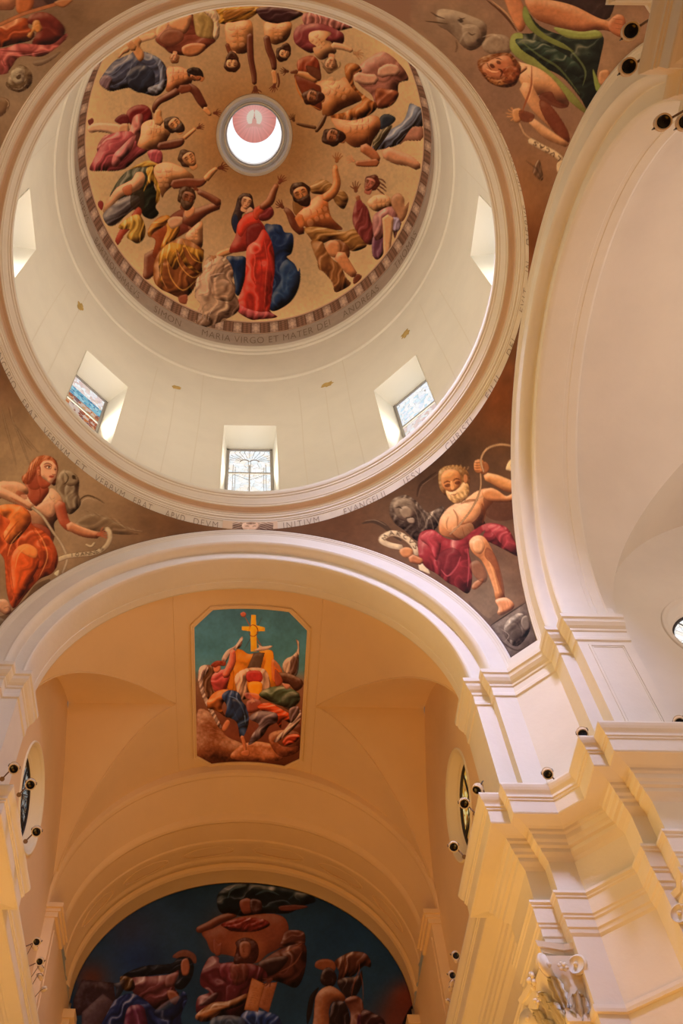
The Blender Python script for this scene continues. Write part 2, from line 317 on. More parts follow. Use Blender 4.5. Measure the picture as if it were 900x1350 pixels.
def paint_dome():
    c=Canvas(96,-70,576,470,2,'b99a74')
    # painted sky: paler towards the rim, browner round the lantern
    yy,xx=np.mgrid[0:c.h,0:c.w]; X=xx/c.S+c.x0; Y=yy/c.S+c.y0
    d=np.sqrt(((X-335)/235)**2+((Y-185)/250)**2)
    stops=[(0,'8a6238'),(.25,'946c42'),(.42,'a3825a'),(.7,'ac9069'),(.9,'bfa374'),(1.0,'ccb083'),(1.3,'cdb48a')]
    for i in range(3): c.a[...,i]=np.interp(d,[q[0] for q in stops],[hexc(q[1])[i] for q in stops])
    cl=noise2(c.h,c.w,90,11,4)[...,None]; c.a*=1+.16*cl
    sk='b27a4a'; sd='6b3520'; sd2='592a1b'; lt='c99562'
    # --- G2: figures hanging from the top rim
    c.at(180,0,4.09)
    c.b('c9a376','-30 215 20 190 95 175 100 205 40 225 -20 245',sh=.3)                        # leg far left
    c.b('c4986c','110 150 150 118 175 130 168 185 130 205 105 190')
    c.b('9c8048','300 60 380 60 420 110 425 170 420 215 380 225 330 205 305 140',f=(70,9,.12))
    c.b('c9b088','345 45 420 60 445 120 445 190 425 218 412 190 415 120 380 80',f=(60,5,.12))
    c.b('7c3f2c','100 210 170 140 180 95 290 60 310 130 330 195 425 215 390 250 330 298 270 300 190 290 150 260',f=(20,16,.14))
    c.b('c08a5c','178 112 250 78 295 80 290 130 262 180 210 168 178 140')
    c.b('a5683f','245 255 300 232 370 240 350 280 300 305 255 295')
    c.b('7a4630','160 160 240 165 250 215 180 250 120 215',sh=.3)
    c.head(203,312,26,262,'c39066','8a5636',fx=.4)
    c.b('b6842e','440 42 650 38 660 62 600 105 540 125 475 130 440 120 450 90',f=(20,6,.26))
    c.b('8e5624','470 60 560 48 640 45 560 92 480 112',f=(20,5,.3),al=.7)
    c.torso('b27a48','478 128 520 120 612 110 628 180 622 240 598 280 560 290 520 280 488 240 480 190',['540 125 545 200 548 260','500 190 540 180 590 190','500 225 545 215 600 225'],nz=.3)
    c.l(sd2,'612 190 34 612 260 36 618 330 32 632 400 30 635 450 24')
    c.hand(sd2,640,478,275,34)
    c.l(sd,'488 240 22 500 275 24 520 300 26',sh=.3)
    c.head(515,338,44,268,'cba06e','3a1d12',beard='3a1d12',fx=.0)
    c.b('3f2223','650 45 780 40 895 70 870 95 800 125 740 125 690 112 660 85',f=(10,8,.2))
    c.torso('b27a48','692 120 750 128 830 118 832 170 810 215 770 235 740 240 700 215 688 180',['760 130 765 215','710 165 760 160 815 168'],nz=.3)
    c.l(sd2,'700 200 34 712 260 38 735 320 36 742 372 26')
    c.l('b98350','738 385 28 745 420 26 745 450 22'); c.l(sd2,'760 395 8 768 440 10 762 470 8'); c.hand(sd2,742,462,250,26)
    c.head(795,285,40,255,'c2905c','2e150d',beard='2e150d',fx=-.4)
    c.b('8d4a3a','845 180 870 140 925 130 925 250 890 260 855 225',f=(60,8,.12))
    # --- G1: blue robed man and the red/pink man
    c.at(110,50,5)
    c.b('b98a5c','225 130 262 70 300 60 300 90 262 108 240 130'); 
    c.b('44485a','105 290 145 220 200 155 250 130 310 105 330 90 400 92 470 118 520 155 548 205 552 270 540 330 500 375 455 382 400 366 350 356 300 330 240 340 175 352 140 325',f=(35,13,.30),nz=.2)
    c.b('272b38','300 215 360 180 430 190 470 240 460 320 400 355 330 345 290 300 280 250',f=(60,12,.2),al=.85)
    c.b('7b8496','455 120 500 135 530 190 540 260 520 340 490 370 470 360 500 290 500 220 480 160',f=(80,8,.28),al=.8)
    c.b('9aa0a8','425 330 500 300 530 270 525 330 490 366 440 366',f=(120,9,.25),al=.7)
    c.b('7f6163','105 295 140 245 190 270 170 330 178 350 140 335',f=(50,8,.15),al=.9)
    c.s_('8c93a5',6,'180 320 250 290 300 230 320 150',.5); c.s_('8c93a5',5,'150 260 220 220 280 150',.5)
    c.l('b98350','355 10 60 345 60 56 370 110 60 375 145 38'); c.l('ae7a4c','300 30 40 330 70 50')
    c.torso('a96a3e','548 205 600 190 650 195 700 225 720 265 700 310 640 330 590 352 545 350 552 280',['560 240 620 225 690 240','570 290 630 270 690 260','600 200 585 260 590 320','650 205 640 260 650 300'],nz=.45)
    c.l(sd2,'620 350 50 560 385 48 500 415 46 470 455 36 465 490 22'); 
    c.l(sd2,'690 320 50 735 350 56 770 410 54 800 455 40'); c.l('b98350','800 465 34 820 490 30 835 505 26'); c.hand(sd2,868,495,0,30)
    c.l(sd,'640 340 60 700 330 50',sh=.3)
    c.head(738,245,44,150,'a8683c','231713',fx=-.5)
    c.b('231713','690 205 720 195 760 200 785 225 790 260 770 250 740 250 710 240 680 222',sh=.2,nz=.6)
    # pink-red robe figure
    c.b('6b1e1e','285 490 320 455 370 440 420 450 450 490 450 545 400 575 330 580 290 545',f=(60,12,.15))
    c.b('5a1c1c','205 545 250 505 290 510 300 560 260 575',sh=.3)
    c.b('b06a5c','330 520 385 500 390 560 375 640 350 720 320 775 150 800 90 745 110 690 170 640 230 660 280 640 310 590',f=(55,13,.26))
    c.b('8e3e3c','92 745 110 680 160 635 230 665 270 660 240 720 180 760',f=(35,9,.22))
    c.l('c39e78','40 600 52 100 590 60 170 595 66 240 610 80 285 605 60'); c.b('b98a62','235 575 290 565 300 610 290 640 250 655 225 620')
    c.b('6b2d26','30 545 60 530 66 555 40 575',sh=.1)
    c.torso('b98552','385 570 440 540 500 545 560 570 575 620 555 665 530 710 500 740 370 745 350 720 375 640',['420 590 470 600 540 600','440 660 500 640 540 650','470 560 460 640 450 730','510 560 500 640 490 720'],nz=.45)
    c.l('b98350','495 480 40 490 520 52 500 560 60')
    c.l(sd2,'500 715 50 570 705 60 630 690 56 655 672 34'); c.l('b98350','665 660 28 700 630 26 735 600 22'); c.hand(sd2,758,592,20,28)
    c.head(598,572,54,135,'b98350','2a1710',beard='2a1710',fx=.5)
    # --- G4
    c.at(110,180,4.737)
    c.b('a54a4c','40 210 60 150 90 90 130 20 180 -20 300 -30 340 60 400 90 330 140 300 170 260 200 200 215 130 215',f=(40,13,.3))
    c.b('c98078','190 110 240 60 290 10 330 -10 300 80 240 150 200 190 175 170',f=(55,12,.3),al=.8)
    c.b('a2474c','400 95 450 80 490 100 490 160 460 180 420 150',f=(60,8,.12))
    c.b('7b2a26','90 415 110 400 125 420 115 460 95 440',sh=.1)
    # green cloak man
    c.b('25291c','165 385 200 300 250 235 300 200 370 180 470 180 480 240 440 300 470 380 450 440 470 480 430 515 380 500 350 460 300 440 240 400',f=(60,12,.25))
    c.b('bb9440','290 205 330 180 400 150 450 165 480 185 400 190 330 195',f=(10,8,.2))
    c.b('bb9236','400 195 440 190 450 260 480 300 475 390 450 420 455 330 425 280 405 420 415 290 360 370 400 270 390 220',f=(80,8,.28))
    c.b('c09266','190 340 240 300 300 270 330 225 370 225 385 260 370 310 320 350 250 370 190 420 140 480 125 450',sh=.5)
    c.b('a3522f','245 320 300 300 300 360 270 370 250 350',sh=.2,al=.7)
    c.b('68605e','125 480 180 430 250 380 340 370 350 430 280 480 210 545 160 558 128 520',f=(35,9,.25))
    c.b('2b2015','300 360 370 330 380 400 370 470 300 440',al=.7,sh=.1)
    c.b('9c3c28','200 640 240 560 300 490 340 440 365 470 330 540 260 610 220 675 205 665',sh=.3)
    c.b('bf973e','220 560 290 500 350 490 385 560 380 630 340 668 300 650 270 625 290 580 240 580',f=(70,9,.3))
    c.torso('b98552','450 180 520 160 600 185 650 215 690 255 640 290 560 310 510 350 490 380 470 300 440 230',['500 190 520 240 500 320','560 180 550 240 560 290','470 230 530 215 600 225'],nz=.4)
    c.l('6b3420','560 300 56 640 290 62 720 290 54 760 270 30'); c.l('bb8752','765 265 40 800 225 36 830 200 24'); c.hand(sd2,855,195,8,36)
    c.head(655,140,54,125,'b98350','3a2114',beard=None,fx=.5)
    # yellow/orange robed man looking up
    c.l(sd,'430 740 100 420 820 90 390 880 46')
    c.b('8a3f1e','410 620 405 580 440 530 490 495 545 500 600 460 700 450 740 480 720 540 640 600 560 650 500 700 460 760 430 740 450 650',sh=.4,nz=.2)
    c.b('6b3020','540 500 620 450 700 455 740 470 700 560 640 600 590 600 560 540',sh=.2)
    c.torso('b68252','640 610 700 550 740 530 745 600 740 690 700 680 650 650',['690 560 700 600 690 650'],nz=.3)
    c.b('b5762c','400 600 440 530 520 490 545 520 500 560 440 600 415 630',f=(30,8,.25))
    c.b('bf8430','520 540 560 530 600 560 590 620 540 670 480 710 500 640 520 590',f=(70,7,.28))
    c.b('be9066','525 525 560 500 620 505 620 540 560 575 535 560',sh=.3)
    c.b('8f5226','480 710 560 650 640 640 740 700 752 720 740 800 740 860 700 930 660 990 600 1005 540 980 480 950 440 900 440 800',f=(65,24,.25))
    c.b('c08c30','480 720 540 665 600 670 700 700 748 715 740 790 690 745 620 690 660 790 740 860 640 810 580 700 600 800 560 830 510 760 490 850 500 930 480 900 470 790',f=(60,9,.3),al=.95)
    c.s_('cf9a48',9,'520 760 545 880 620 960 700 900',.7); c.s_('cf9a48',7,'570 680 600 800 680 880 740 850',.7); c.s_('d0a040',7,'620 650 680 760 745 790',.7)
    c.s_('cf9058',7,'490 770 480 860 520 950',.6)
    c.b('8c4930','595 1000 640 985 650 1000 640 1045 600 1035',sh=.2)
    c.l(sd,'650 520 110 760 460 62 840 430 54'); c.l(sd,'845 415 46 790 380 44 720 345 34'); c.hand(sd,705,330,150,28)
    c.b('c98c5c','640 450 690 440 690 480 650 510 630 480',sh=.3)
    c.head(648,382,56,72,'7a4226','3b2314',beard='3b2314',fx=.5,dark='2e150c')
    # --- G5: white draped kneeler, woman in red
    c.at(230,230,5)
    c.b('1a2a4a','590 350 640 330 700 335 725 380 775 390 785 450 770 520 740 545 790 590 815 640 825 615 828 700 800 790 740 860 640 900 600 800 600 600',f=(70,30,.2))
    c.b('2b4668','740 560 800 620 820 700 790 780 720 850 650 890 640 800 700 700 690 620',f=(60,22,.16),al=.6)
    c.b('162642','340 550 400 540 470 550 470 660 430 790 400 780 390 680',f=(80,20,.15))
    c.b('2a1818','375 290 400 220 420 150 460 125 500 135 520 190 520 240 450 260 440 330 405 390 378 340',sh=.25,nz=.3)
    c.b('1e2438','378 300 400 260 420 300 410 380 385 360',sh=.2)
    c.l('b98350','375 500 40 320 520 44 285 535 36')
    c.b('8e2a20','415 330 450 280 480 250 530 270 570 310 600 370 560 460 520 480 480 500 440 510 365 515 370 470 400 410',sh=.4,nz=.12)
    c.b('c43a28','420 320 470 265 530 250 560 300 540 330 480 350 440 410 415 380',sh=.3)
    c.b('5f1a18','480 350 540 320 580 340 570 420 520 470 480 480 470 430',sh=.2,al=.8)
    c.b('b93224','480 480 540 430 585 360 630 420 655 510 662 620 650 720 640 820 630 900 675 940 560 955 500 955 415 900 420 830 460 700 470 580',f=(88,22,.22))
    c.s_('e0644a',9,'510 480 530 560 520 640 535 720',.55); c.s_('d8604a',8,'590 430 610 560 600 700 590 900',.45); c.s_('8a1e1a',10,'560 500 575 640 560 800 570 950',.55); c.s_('8a1e1a',8,'620 500 630 640 620 780 612 900',.5)
    c.b('c46060','420 850 470 880 560 905 620 905 670 940 560 955 500 950 418 905',f=(80,9,.25),al=.7)
    c.b('7b2a28','560 230 600 205 640 215 655 260 620 300 570 305 545 270',f=(20,10,.15))
    c.b('b04028','520 230 560 205 600 195 590 240 560 270 545 300 520 280',sh=.3)
    c.l('7c4024','575 215 46 625 180 56 650 120 46 672 70 34'); c.hand('6b3420',695,48,55,36)
    c.b('c49878','455 225 500 215 520 240 490 255 470 260',sh=.3)
    c.head(470,180,48,75,'c79468','2a1816',fx=.45)
    c.b('b99a78','195 600 215 550 260 535 330 545 370 590 388 650 380 700 402 740 400 790 420 830 420 900 340 955 270 985 200 1010 140 1020 98 1050 105 990 130 920 170 860 135 810 138 750 145 690 190 640',f=(62,13,.30),sh=.4)
    c.b('a8815e','240 640 300 560 330 600 300 660 250 680',f=(40,9,.25),al=.6); c.b('b08a68','245 720 330 690 395 750 380 830 300 830 250 800',f=(50,14,.25),al=.55)
    for q in ('205 600 240 560 240 620 200 650','330 550 370 600 385 680','140 720 230 670 330 660','240 800 250 720 300 700','150 940 200 860 250 840','120 1000 180 950 190 880','200 990 280 930 400 900','260 870 340 850 400 860','150 800 220 780 240 740'): c.s_('7d5840',5,q,.55)
    for q in ('225 560 215 610 205 640','345 560 380 640','160 700 260 660 330 650','170 900 150 960 120 1010','280 850 230 920 220 970'): c.s_('ecd9bc',6,q,.5)
    c.hand('a06a42',262,545,200,30)
    # --- G6: bearded man with ochre cloak, purple robed youth
    c.at(360,190,4.5)
    c.b('8f6434','215 250 250 220 300 210 345 235 370 265 420 280 445 320 430 370 410 385 370 350 350 320 290 300 230 290',f=(30,10,.2))
    c.b('7a5028','120 330 180 340 180 400 150 430 120 400',sh=.2)
    c.torso('b96a36','140 430 180 380 230 330 280 300 320 310 330 380 350 440 410 500 380 510 300 510 220 500 190 490',['200 440 260 400 330 400','240 460 300 480 340 460','290 320 300 400 290 480'],nz=.4,sh=.5)
    c.l('b4703c','310 320 56 355 285 54 378 230 46 370 170 36 368 130 26'); c.hand('8c5430',378,95,78,34)
    c.l('5f2d1b','170 520 50 130 480 54 95 410 40 70 385 24'); c.hand('5a2c1c',52,370,135,32); c.l('b96a36','150 430 50 165 470 46 165 490 30',sh=.3)
    c.head(165,295,60,115,'b0713e','2c160e',beard='2c160e',fx=.0)
    c.b('9c6c34','185 500 260 490 350 505 420 520 480 505 530 550 555 600 520 625 470 635 430 610 400 570 340 570 290 590 240 580 210 545',f=(20,11,.28))
    c.b('8f5c30','225 575 290 580 310 620 350 680 400 720 430 790 460 830 400 870 365 875 350 820 300 760 270 740 260 690 240 640',f=(75,12,.26))
    c.b('7c4826','370 570 430 590 455 640 440 680 400 650 350 640',f=(70,10,.2))
    c.b('b5784a','310 600 340 570 385 580 400 620 390 665 350 670 320 640',sh=.5); c.l('b5784a','395 660 72 440 730 62 480 775 44'); c.b('5c2c1c','475 800 500 770 525 785 510 810 480 830',sh=.2)
    c.b('7c3430','470 430 490 340 520 340 560 380 580 450 600 520 590 590 550 590 510 540 480 490',f=(75,11,.22))
    c.b('6d4050','585 590 600 540 650 530 655 640 620 685 590 660',f=(80,8,.2))
    c.torso('b58658','560 340 600 305 660 300 700 330 705 370 670 385 620 400 580 385 565 360',['590 350 640 345 690 345'],nz=.25)
    c.b('a06860','590 440 640 390 710 370 740 430 760 470 740 510 720 560 700 500 640 560 600 560',f=(60,10,.24)); c.b('a898ac','700 440 745 440 755 490 735 520 705 500',f=(60,6,.2))
    c.b('a0704c','700 320 740 290 775 320 780 370 805 345 790 420 760 460 730 410 705 370',sh=.4)
    c.l('c29668','680 440 70 680 520 56 675 600 46 675 680 36'); c.b('a05a40','655 690 690 675 720 680 690 740 670 772 660 740',sh=.2)
    c.l('8c5434','508 340 22 500 310 28'); c.hand('6e3f28',490,270,92,36); c.b('7c2e2c','495 345 520 330 530 370 500 400',sh=.2)
    c.head(578,235,46,70,'a4604a','4d2016',fx=-.5)
    for q in ('610 200 650 215 668 235','615 215 650 240 672 262','610 235 645 260 672 282','605 255 635 280 660 300'): c.s_('4d2016',9,q,.9)
    # --- G3
    c.at(370,10,4.5)
    c.b('a86a5c','130 40 200 30 300 55 420 110 400 125 330 140 200 150 140 100',f=(72,7,.32))
    c.b('7c3434','75 170 90 125 140 100 240 95 350 140 375 170 365 215 300 215 240 240 180 270 120 240 85 210',f=(20,16,.16))
    c.torso('b98a5a','170 150 230 135 300 150 265 190 300 205 330 260 290 290 240 310 205 285 190 240 210 230 170 200',['190 170 230 190 250 230'],nz=.3)
    c.l('c09468','310 225 40 370 235 36 420 255 28'); c.hand('a87850',445,272,-20,34)
    c.head(295,335,44,262,'b98a60','7a5a3c',fx=0); 
    for q in ('240 320 260 350 280 380','350 320 350 350 310 378','250 350 290 380 320 372'): c.s_('7a5a3c',10,q,.8)
    # orange cloaked pair
    c.b('9a6350','470 340 520 300 600 262 660 290 700 330 740 380 755 430 700 450 690 540 640 590 570 595 540 520 480 470 440 420 440 360',f=(30,20,.2))
    c.b('a5622e','380 350 410 330 460 340 480 380 440 390 430 430 450 480 520 540 570 570 560 610 500 650 420 668 330 665 295 640 380 620 450 580 480 550 410 480 385 410',f=(50,10,.3))
    c.b('8a3a22','95 330 120 300 180 285 220 310 235 370 235 430 190 430 150 400 110 390',f=(60,10,.2))
    c.b('6b2e1a','80 400 130 405 200 430 235 470 240 520 240 610 180 580 130 520 100 460',sh=.3)
    c.s_('b06a30',10,'85 410 100 490 150 560 240 608',.8)
    c.b('8c4a2c','570 480 640 485 695 500 690 540 640 590 580 590 560 540',f=(40,16,.25))
    c.l('b5876a','450 410 60 500 425 66 560 425 60'); c.l('b5876a','590 390 60 640 370 74 690 375 60')
    c.torso('a96c3a','205 450 260 430 340 435 380 410 420 470 480 540 440 570 370 600 300 640 250 640 245 590 240 520 240 470',['270 460 330 500 400 520','300 560 350 540 400 560','340 450 320 520 330 600'],nz=.4)
    c.l('b27a48','80 385 20 140 400 40 210 425 44'); c.l('5a2e1c','60 385 14 95 380 26'); c.hand('4a2618',35,378,175,28)
    c.b('5a2e1c','150 345 220 360 240 400 230 430 170 395',sh=.1)
    c.head(190,530,50,170,'8a5432','3a1c12',beard='3a1c12',fx=.3,dark='2a120a')
    c.l('4e2c18','265 640 20 240 690 30 210 735 18'); c.l('4e2c18','205 712 20 140 700 20 95 688 14'); c.hand('4e2c18',75,665,115,26)
    # blue loincloth man
    c.l('b5805a','760 740 100 830 745 90'); c.b('a06e56','680 720 740 700 830 700 835 780 740 790 700 810',sh=.3)
    c.b('707888','765 570 800 580 840 610 845 700 780 710 720 790 680 820 600 840 545 840 560 780 640 730 720 680 750 620',f=(50,9,.3))
    c.b('20252c','590 650 630 630 680 655 660 690 600 725 585 700',sh=.3)
    c.b('5c5036','545 790 590 730 660 700 630 760 580 830 560 850',f=(50,5,.35))
    c.torso('a96a3c','300 655 370 665 440 670 520 645 580 650 590 720 550 780 530 830 500 820 440 830 390 800 350 750 320 700',['380 690 440 700 520 690','400 780 450 740 520 760','470 660 450 740 470 810','520 660 520 740 520 800'],nz=.5)
    c.l('9c5c38','490 830 60 545 870 56 575 905 40'); c.l('8e5030','570 920 46 500 925 40 450 925 30'); c.hand('b5805a',428,908,150,30)
    c.l('b5805a','625 860 76 690 890 80 760 910 66 815 945 44'); 
    c.head(310,765,54,165,'8c5230','2c150e',beard='2c150e',fx=.4,dark='2a120a')
    c.grain(.03,3)
    return c
def paint_john():
    c=Canvas(-90,430,300,880,2,'8a6a4c')
    c.glow('a28a68',40,560,150,.7); c.glow('5e3c26',20,480,70,.75); c.glow('604028',235,700,90,.9); c.glow('6b4c34',150,760,60,.6); c.glow('9c8468',100,690,70,.5)
    c.a*=1+.22*noise2(c.h,c.w,40,21,4)[...,None]
    c.at(0,460,5.625)
    for q in ('60 430 90 520 140 640 190 780 220 860','10 420 40 560 90 740 120 860','100 540 170 660 240 760','150 600 220 700 290 770'): c.s_('5c4430',20,q,.4); c.s_('b09a78',10,q.replace('60 430','80 430'),.35)
    c.at(0,580,4.5)
    # eagle
    c.b('7d664c','330 250 350 200 380 175 420 190 455 210 470 250 465 320 480 370 460 410 410 440 360 380 340 320',f=(80,12,.2)); c.b('9c8a6e','385 280 430 250 450 300 460 390 420 420 390 360',al=.7,f=(80,10,.2))
    c.b('8c765a','380 190 405 180 440 200 465 240 440 270 400 270 380 240',sh=.4); c.s_('3a281a',7,'385 195 405 220 395 250 375 265',.9); c.s_('3a281a',7,'430 215 450 235 445 215',.8); c.b('3a281a','428 210 446 212 444 232 430 230',sh=0)
    c.s_('4a3624',10,'460 400 480 350 520 330 570 345 620 375',.85); c.s_('b8a284',5,'478 395 490 362 525 345 575 362',.7)
    for i in range(9): c.s_('c4ae8c' if i%2 else '5a4430',6,'%d %d %d %d %d %d'%(500+i*25,420+i*6,600+i*20,450+i*10,690+i*22,500+i*6),.4)
    c.b('6e563e','440 500 520 440 600 450 680 480 760 540 820 560 700 560 560 540 470 560',f=(15,10,.25),al=.5)
    # torso, neck
    c.torso('c08a64','130 290 200 330 260 345 300 285 350 320 375 370 380 430 340 470 320 500 325 560 305 620 270 560 190 500 130 430 100 370',['330 350 300 380 250 400','300 460 260 450 230 430','250 340 280 300'],sh=.5,nz=.2)
    c.b('a04a2e','165 215 230 220 290 290 265 345 215 395 160 330 150 260',sh=.5); c.s_('6e2a16',8,'230 270 240 320 225 380',.5); c.b('d29c78','215 395 290 355 330 380 325 440 290 462 245 430',sh=.4,al=.85); c.b('96402a','190 500 240 500 290 530 300 560 300 620 260 580 200 540',al=.8,sh=.2)
    c.b('c9926a','-60 300 0 248 50 245 110 250 160 280 165 320 120 330 180 400 150 400 80 350 20 340 -60 380',sh=.5); c.b('9c4228','105 300 150 320 160 350 120 350 90 330',al=.5,sh=.1,rim=0)
    c.l('d09a72','-20 300 60 80 345 56 190 405 36'); c.s_('8a3c22',12,'60 340 120 372 180 404',.5)
    c.l('a44c30','352 380 66 380 480 62 420 525 46'); c.l('b8724c','410 510 56 500 550 54 580 565 40'); c.hand('a4583a',592,560,12,40); c.s_('dca880',8,'430 500 500 525 560 545',.7)
    # scroll
    c.ribbon('cdbb9a','190 400 250 450 310 540 360 610 392 680 395 720 370 790',15); c.b('cdbb9a','320 790 350 770 345 805 330 805',sh=.1)
    c.ribbon('c6b290','345 710 400 690 480 680 560 670 620 640 650 590 648 545 630 525',28); c.ribbon('bba684','510 620 540 632 560 610',14)
    c.text('54402c',20,3.5,'IOANNES','412 694 480 688 560 678 622 648')
    # orange robe
    c.b('c85426','-80 420 0 390 60 382 130 390 180 440 190 500 240 530 290 570 330 640 345 720 310 790 230 830 150 920 100 985 70 992 40 900 30 760 20 700 -30 640 -80 600',f=(70,36,.24),sh=.35)
    c.b('e88238','0 390 90 385 160 420 185 480 130 560 60 620 20 560 60 480 0 440',f=(55,24,.24),al=.85); c.b('dc5a22','60 700 100 640 160 620 215 660 230 740 170 850 110 950 75 900 60 800',f=(75,40,.15),al=.9); c.b('e8924a','100 640 160 615 220 650 210 700 150 680',al=.8,sh=.2)
    for q in ('190 520 240 620 250 720 200 830','240 560 300 640 320 700','60 560 40 700 60 850','100 620 60 720 80 900','20 600 60 540 110 480'): c.s_('9c3a18',11,q,.55); 
    for q in ('205 520 260 610 280 700 230 820','160 630 110 680 90 760','130 540 70 610 45 690'): c.s_('f0a860',8,q,.6)
    c.b('c48c66','-60 940 -10 945 30 945 52 965 66 1000 58 1030 30 1036 6 1020 -30 1000 -70 980',sh=.6); c.s_('7a4028',4,'50 1012 58 1030',.8); c.s_('7a4028',4,'38 1016 44 1034',.8); c.s_('7a4028',4,'20 1000 50 990 60 1010',.7); c.b('382418','-60 1040 0 1045 60 1020 150 940 210 860 300 830 200 960 60 1080 -40 1180',al=.45,sh=0,rim=0)
    c.b('6e5a46','-60 1050 20 1060 40 1085 20 1110 -60 1160',sh=.3)
    # head
    c.b('a8532c','135 250 130 220 160 190 180 140 220 100 280 92 330 120 345 170 335 220 325 270 290 250 230 180 200 230 180 260 150 262',sh=.45,nz=.5,f=(60,10,.2)); c.b('8a3a22','170 190 215 170 240 240 230 290 180 290 160 250',al=.7,sh=.2)
    c.b('d8a27c','235 160 260 125 310 128 338 165 335 215 318 240 300 262 270 230 240 215',sh=.35,nz=.04); c.b('a44a2c','215 165 240 160 245 215 280 245 300 265 260 290 225 260',sh=.3)
    c.b('8a3c22','262 154 284 146 308 158 306 172 286 174 266 166',sh=0,rim=0,al=.55); c.s_('6a2c18',7,'258 146 284 138 310 152',.85); c.b('f0d8c0','274 162 288 157 302 163 290 169',sh=0,rim=0); c.b('30140c','286 158 294 158 295 167 287 167',sh=0,rim=0); c.s_('4a2010',4,'270 160 288 153 306 161',.9)
    c.s_('6a2c18',6,'322 160 334 166',.8); c.b('5a2818','322 170 334 172 332 180 322 178',sh=0,rim=0,al=.8); c.b('dba47c','306 160 316 166 332 200 322 206 308 200',sh=.5,rim=.1); c.s_('8a4228',5,'308 202 320 208 332 202',.8); c.b('b04c34','290 214 308 210 322 216 308 226 294 222',sh=.2,rim=0); c.s_('5a1c10',3,'290 216 308 216 322 218',.8); c.s_('9c5034',8,'296 240 308 236',.4); c.s_('e8b890',14,'250 130 285 122 310 136',.35)
    c.b('c07048','222 178 238 176 240 206 228 212 220 196',sh=.5); c.s_('6a2814',3,'228 184 234 196 228 204',.8)
    for i in range(11): c.s_('d88854' if i%2 else '6a2812',5,'%d %d %d %d %d %d'%(270-i*9,98+i*3,238-i*7,124+i*9,216-i*5,170+i*8),.5)
    c.grain(.025,3); return c
def paint_mark():
    c=Canvas(400,430,760,900,2,'5e4230')
    c.glow('6e3c20',660,520,60,.9); c.glow('6a5440',520,680,60,.7); c.glow('3c2a20',560,610,60,.8); c.glow('74604c',640,790,50,.9); c.glow('5a3c28',450,700,60,.8); c.glow('4e3a2c',650,640,60,.5)
    c.a*=1+.25*noise2(c.h,c.w,36,22,4)[...,None]
    c.at(480,560,3.4615)
    # wings and lion
    c.s_('2c1e18',12,'240 330 252 280 290 245 330 215',.7); c.s_('7a6450',4,'247 330 262 280 300 250 335 225',.6); c.glow('3a2a20',450,130,60,.6)
    c.s_('3a2c22',22,'-10 450 40 440 90 460 130 500 170 530',.8); c.s_('8c745c',5,'0 440 50 435 100 460',.6)
    c.b('54453a','115 400 130 340 190 320 240 350 290 400 360 370 350 440 280 520 240 530 180 480 140 450',nz=.7,f=(70,10,.3)); c.b('6c5a4a','130 360 160 335 210 340 240 380 230 430 190 440 150 420',sh=.5,nz=.4)
    c.b('8a7660','160 390 190 370 220 395 215 425 185 430',sh=.5); c.b('3a2c24','190 425 215 425 220 450 200 455',sh=.1); c.b('94806a','195 430 225 425 228 448 205 448',sh=.4); c.s_('2c2019',6,'140 380 160 375 172 385',.9); c.s_('2c2019',6,'195 362 212 366',.9)
    for i in range(8): c.s_('2c211a' if i%2 else '8a7864',5,'%d %d %d %d %d %d'%(215+i*14,370+i*4,240+i*16,410+i*6,250+i*17,470+i*5),.5)
    # scroll left
    c.ribbon('c8b490','240 590 225 550 180 510 130 495 90 510 80 530 120 550 170 560',26); c.text('4a3626',18,3.4,'MARCVS','92 532 110 508 150 505 200 530 236 575')
    c.b('c8b490','250 630 280 640 300 680 270 670 250 660',sh=.1)
    # torso
    c.torso('b8784a','340 470 345 430 370 392 400 368 430 352 470 335 510 305 560 290 600 310 590 350 560 385 545 430 552 460 520 500 450 535 390 515 350 500',[],sh=.6,nz=.12)
    for q,h,al in (('350 440 375 400 410 390 440 420 430 470 390 490','d9a06c',.5),('440 400 480 370 520 360 530 400 500 440 460 450','d9a06c',.55),('400 470 450 455 490 450 500 490 450 520 410 505','cf9460',.45),('455 340 500 315 550 300 560 320 520 340 470 360','e0ac78',.5)): c.b(h,q,sh=.3,rim=0,al=al)
    for q,w_,al in (('405 385 425 420 425 460',9,.45),('425 460 460 450 495 440',8,.4),('440 360 480 345 520 345',12,.5),('535 360 550 400 540 450',14,.5),('400 500 450 525 500 500',9,.5),('445 465 455 500 460 520',5,.4),('385 420 375 450 380 480',7,.35),('470 470 485 490 480 510',5,.3)): c.s_('5e2c14',w_,q,al)
    c.b('4a2414','545 330 600 318 640 335 700 320 720 350 700 420 620 440 560 420 550 380',al=.55,sh=.1,rim=0)
    c.b('b87848','535 305 575 288 610 300 650 325 690 300 715 285 715 330 670 350 610 352 560 345',sh=.6); c.l('c08450','556 236 36 600 252 50 650 275 56 700 290 50 740 300 46'); c.s_('6a3820',7,'590 275 640 300 700 312',.5)
    c.b('8a5434','545 170 565 180 570 205 550 225 528 215',sh=.3); c.b('b87848','503 168 520 158 538 160 546 175 545 210 530 222 508 215 500 195',sh=.5)
    for y in (172,184,196,208): c.s_('5a2c18',3.5,'502 %d 515 %d 530 %d'%(y,y+2,y),.8)
    c.ribbon('d0b088','545 215 532 160 560 110 620 90 680 98',9); c.ribbon('c8a478','530 222 530 290 498 370 440 450 390 500',7); c.b('d0bc94','645 200 660 165 690 150 690 210 655 208',sh=.2); c.s_('4a3020',4,'668 190 672 178 682 182',.7)
    # head: balding white curls, heavy brow, square beard, turned down to the scroll
    c.b('8a6238','338 250 342 210 370 190 405 184 440 190 468 208 482 240 480 275 470 300 440 318 400 330 365 318 345 290',sh=.5,nz=.7)
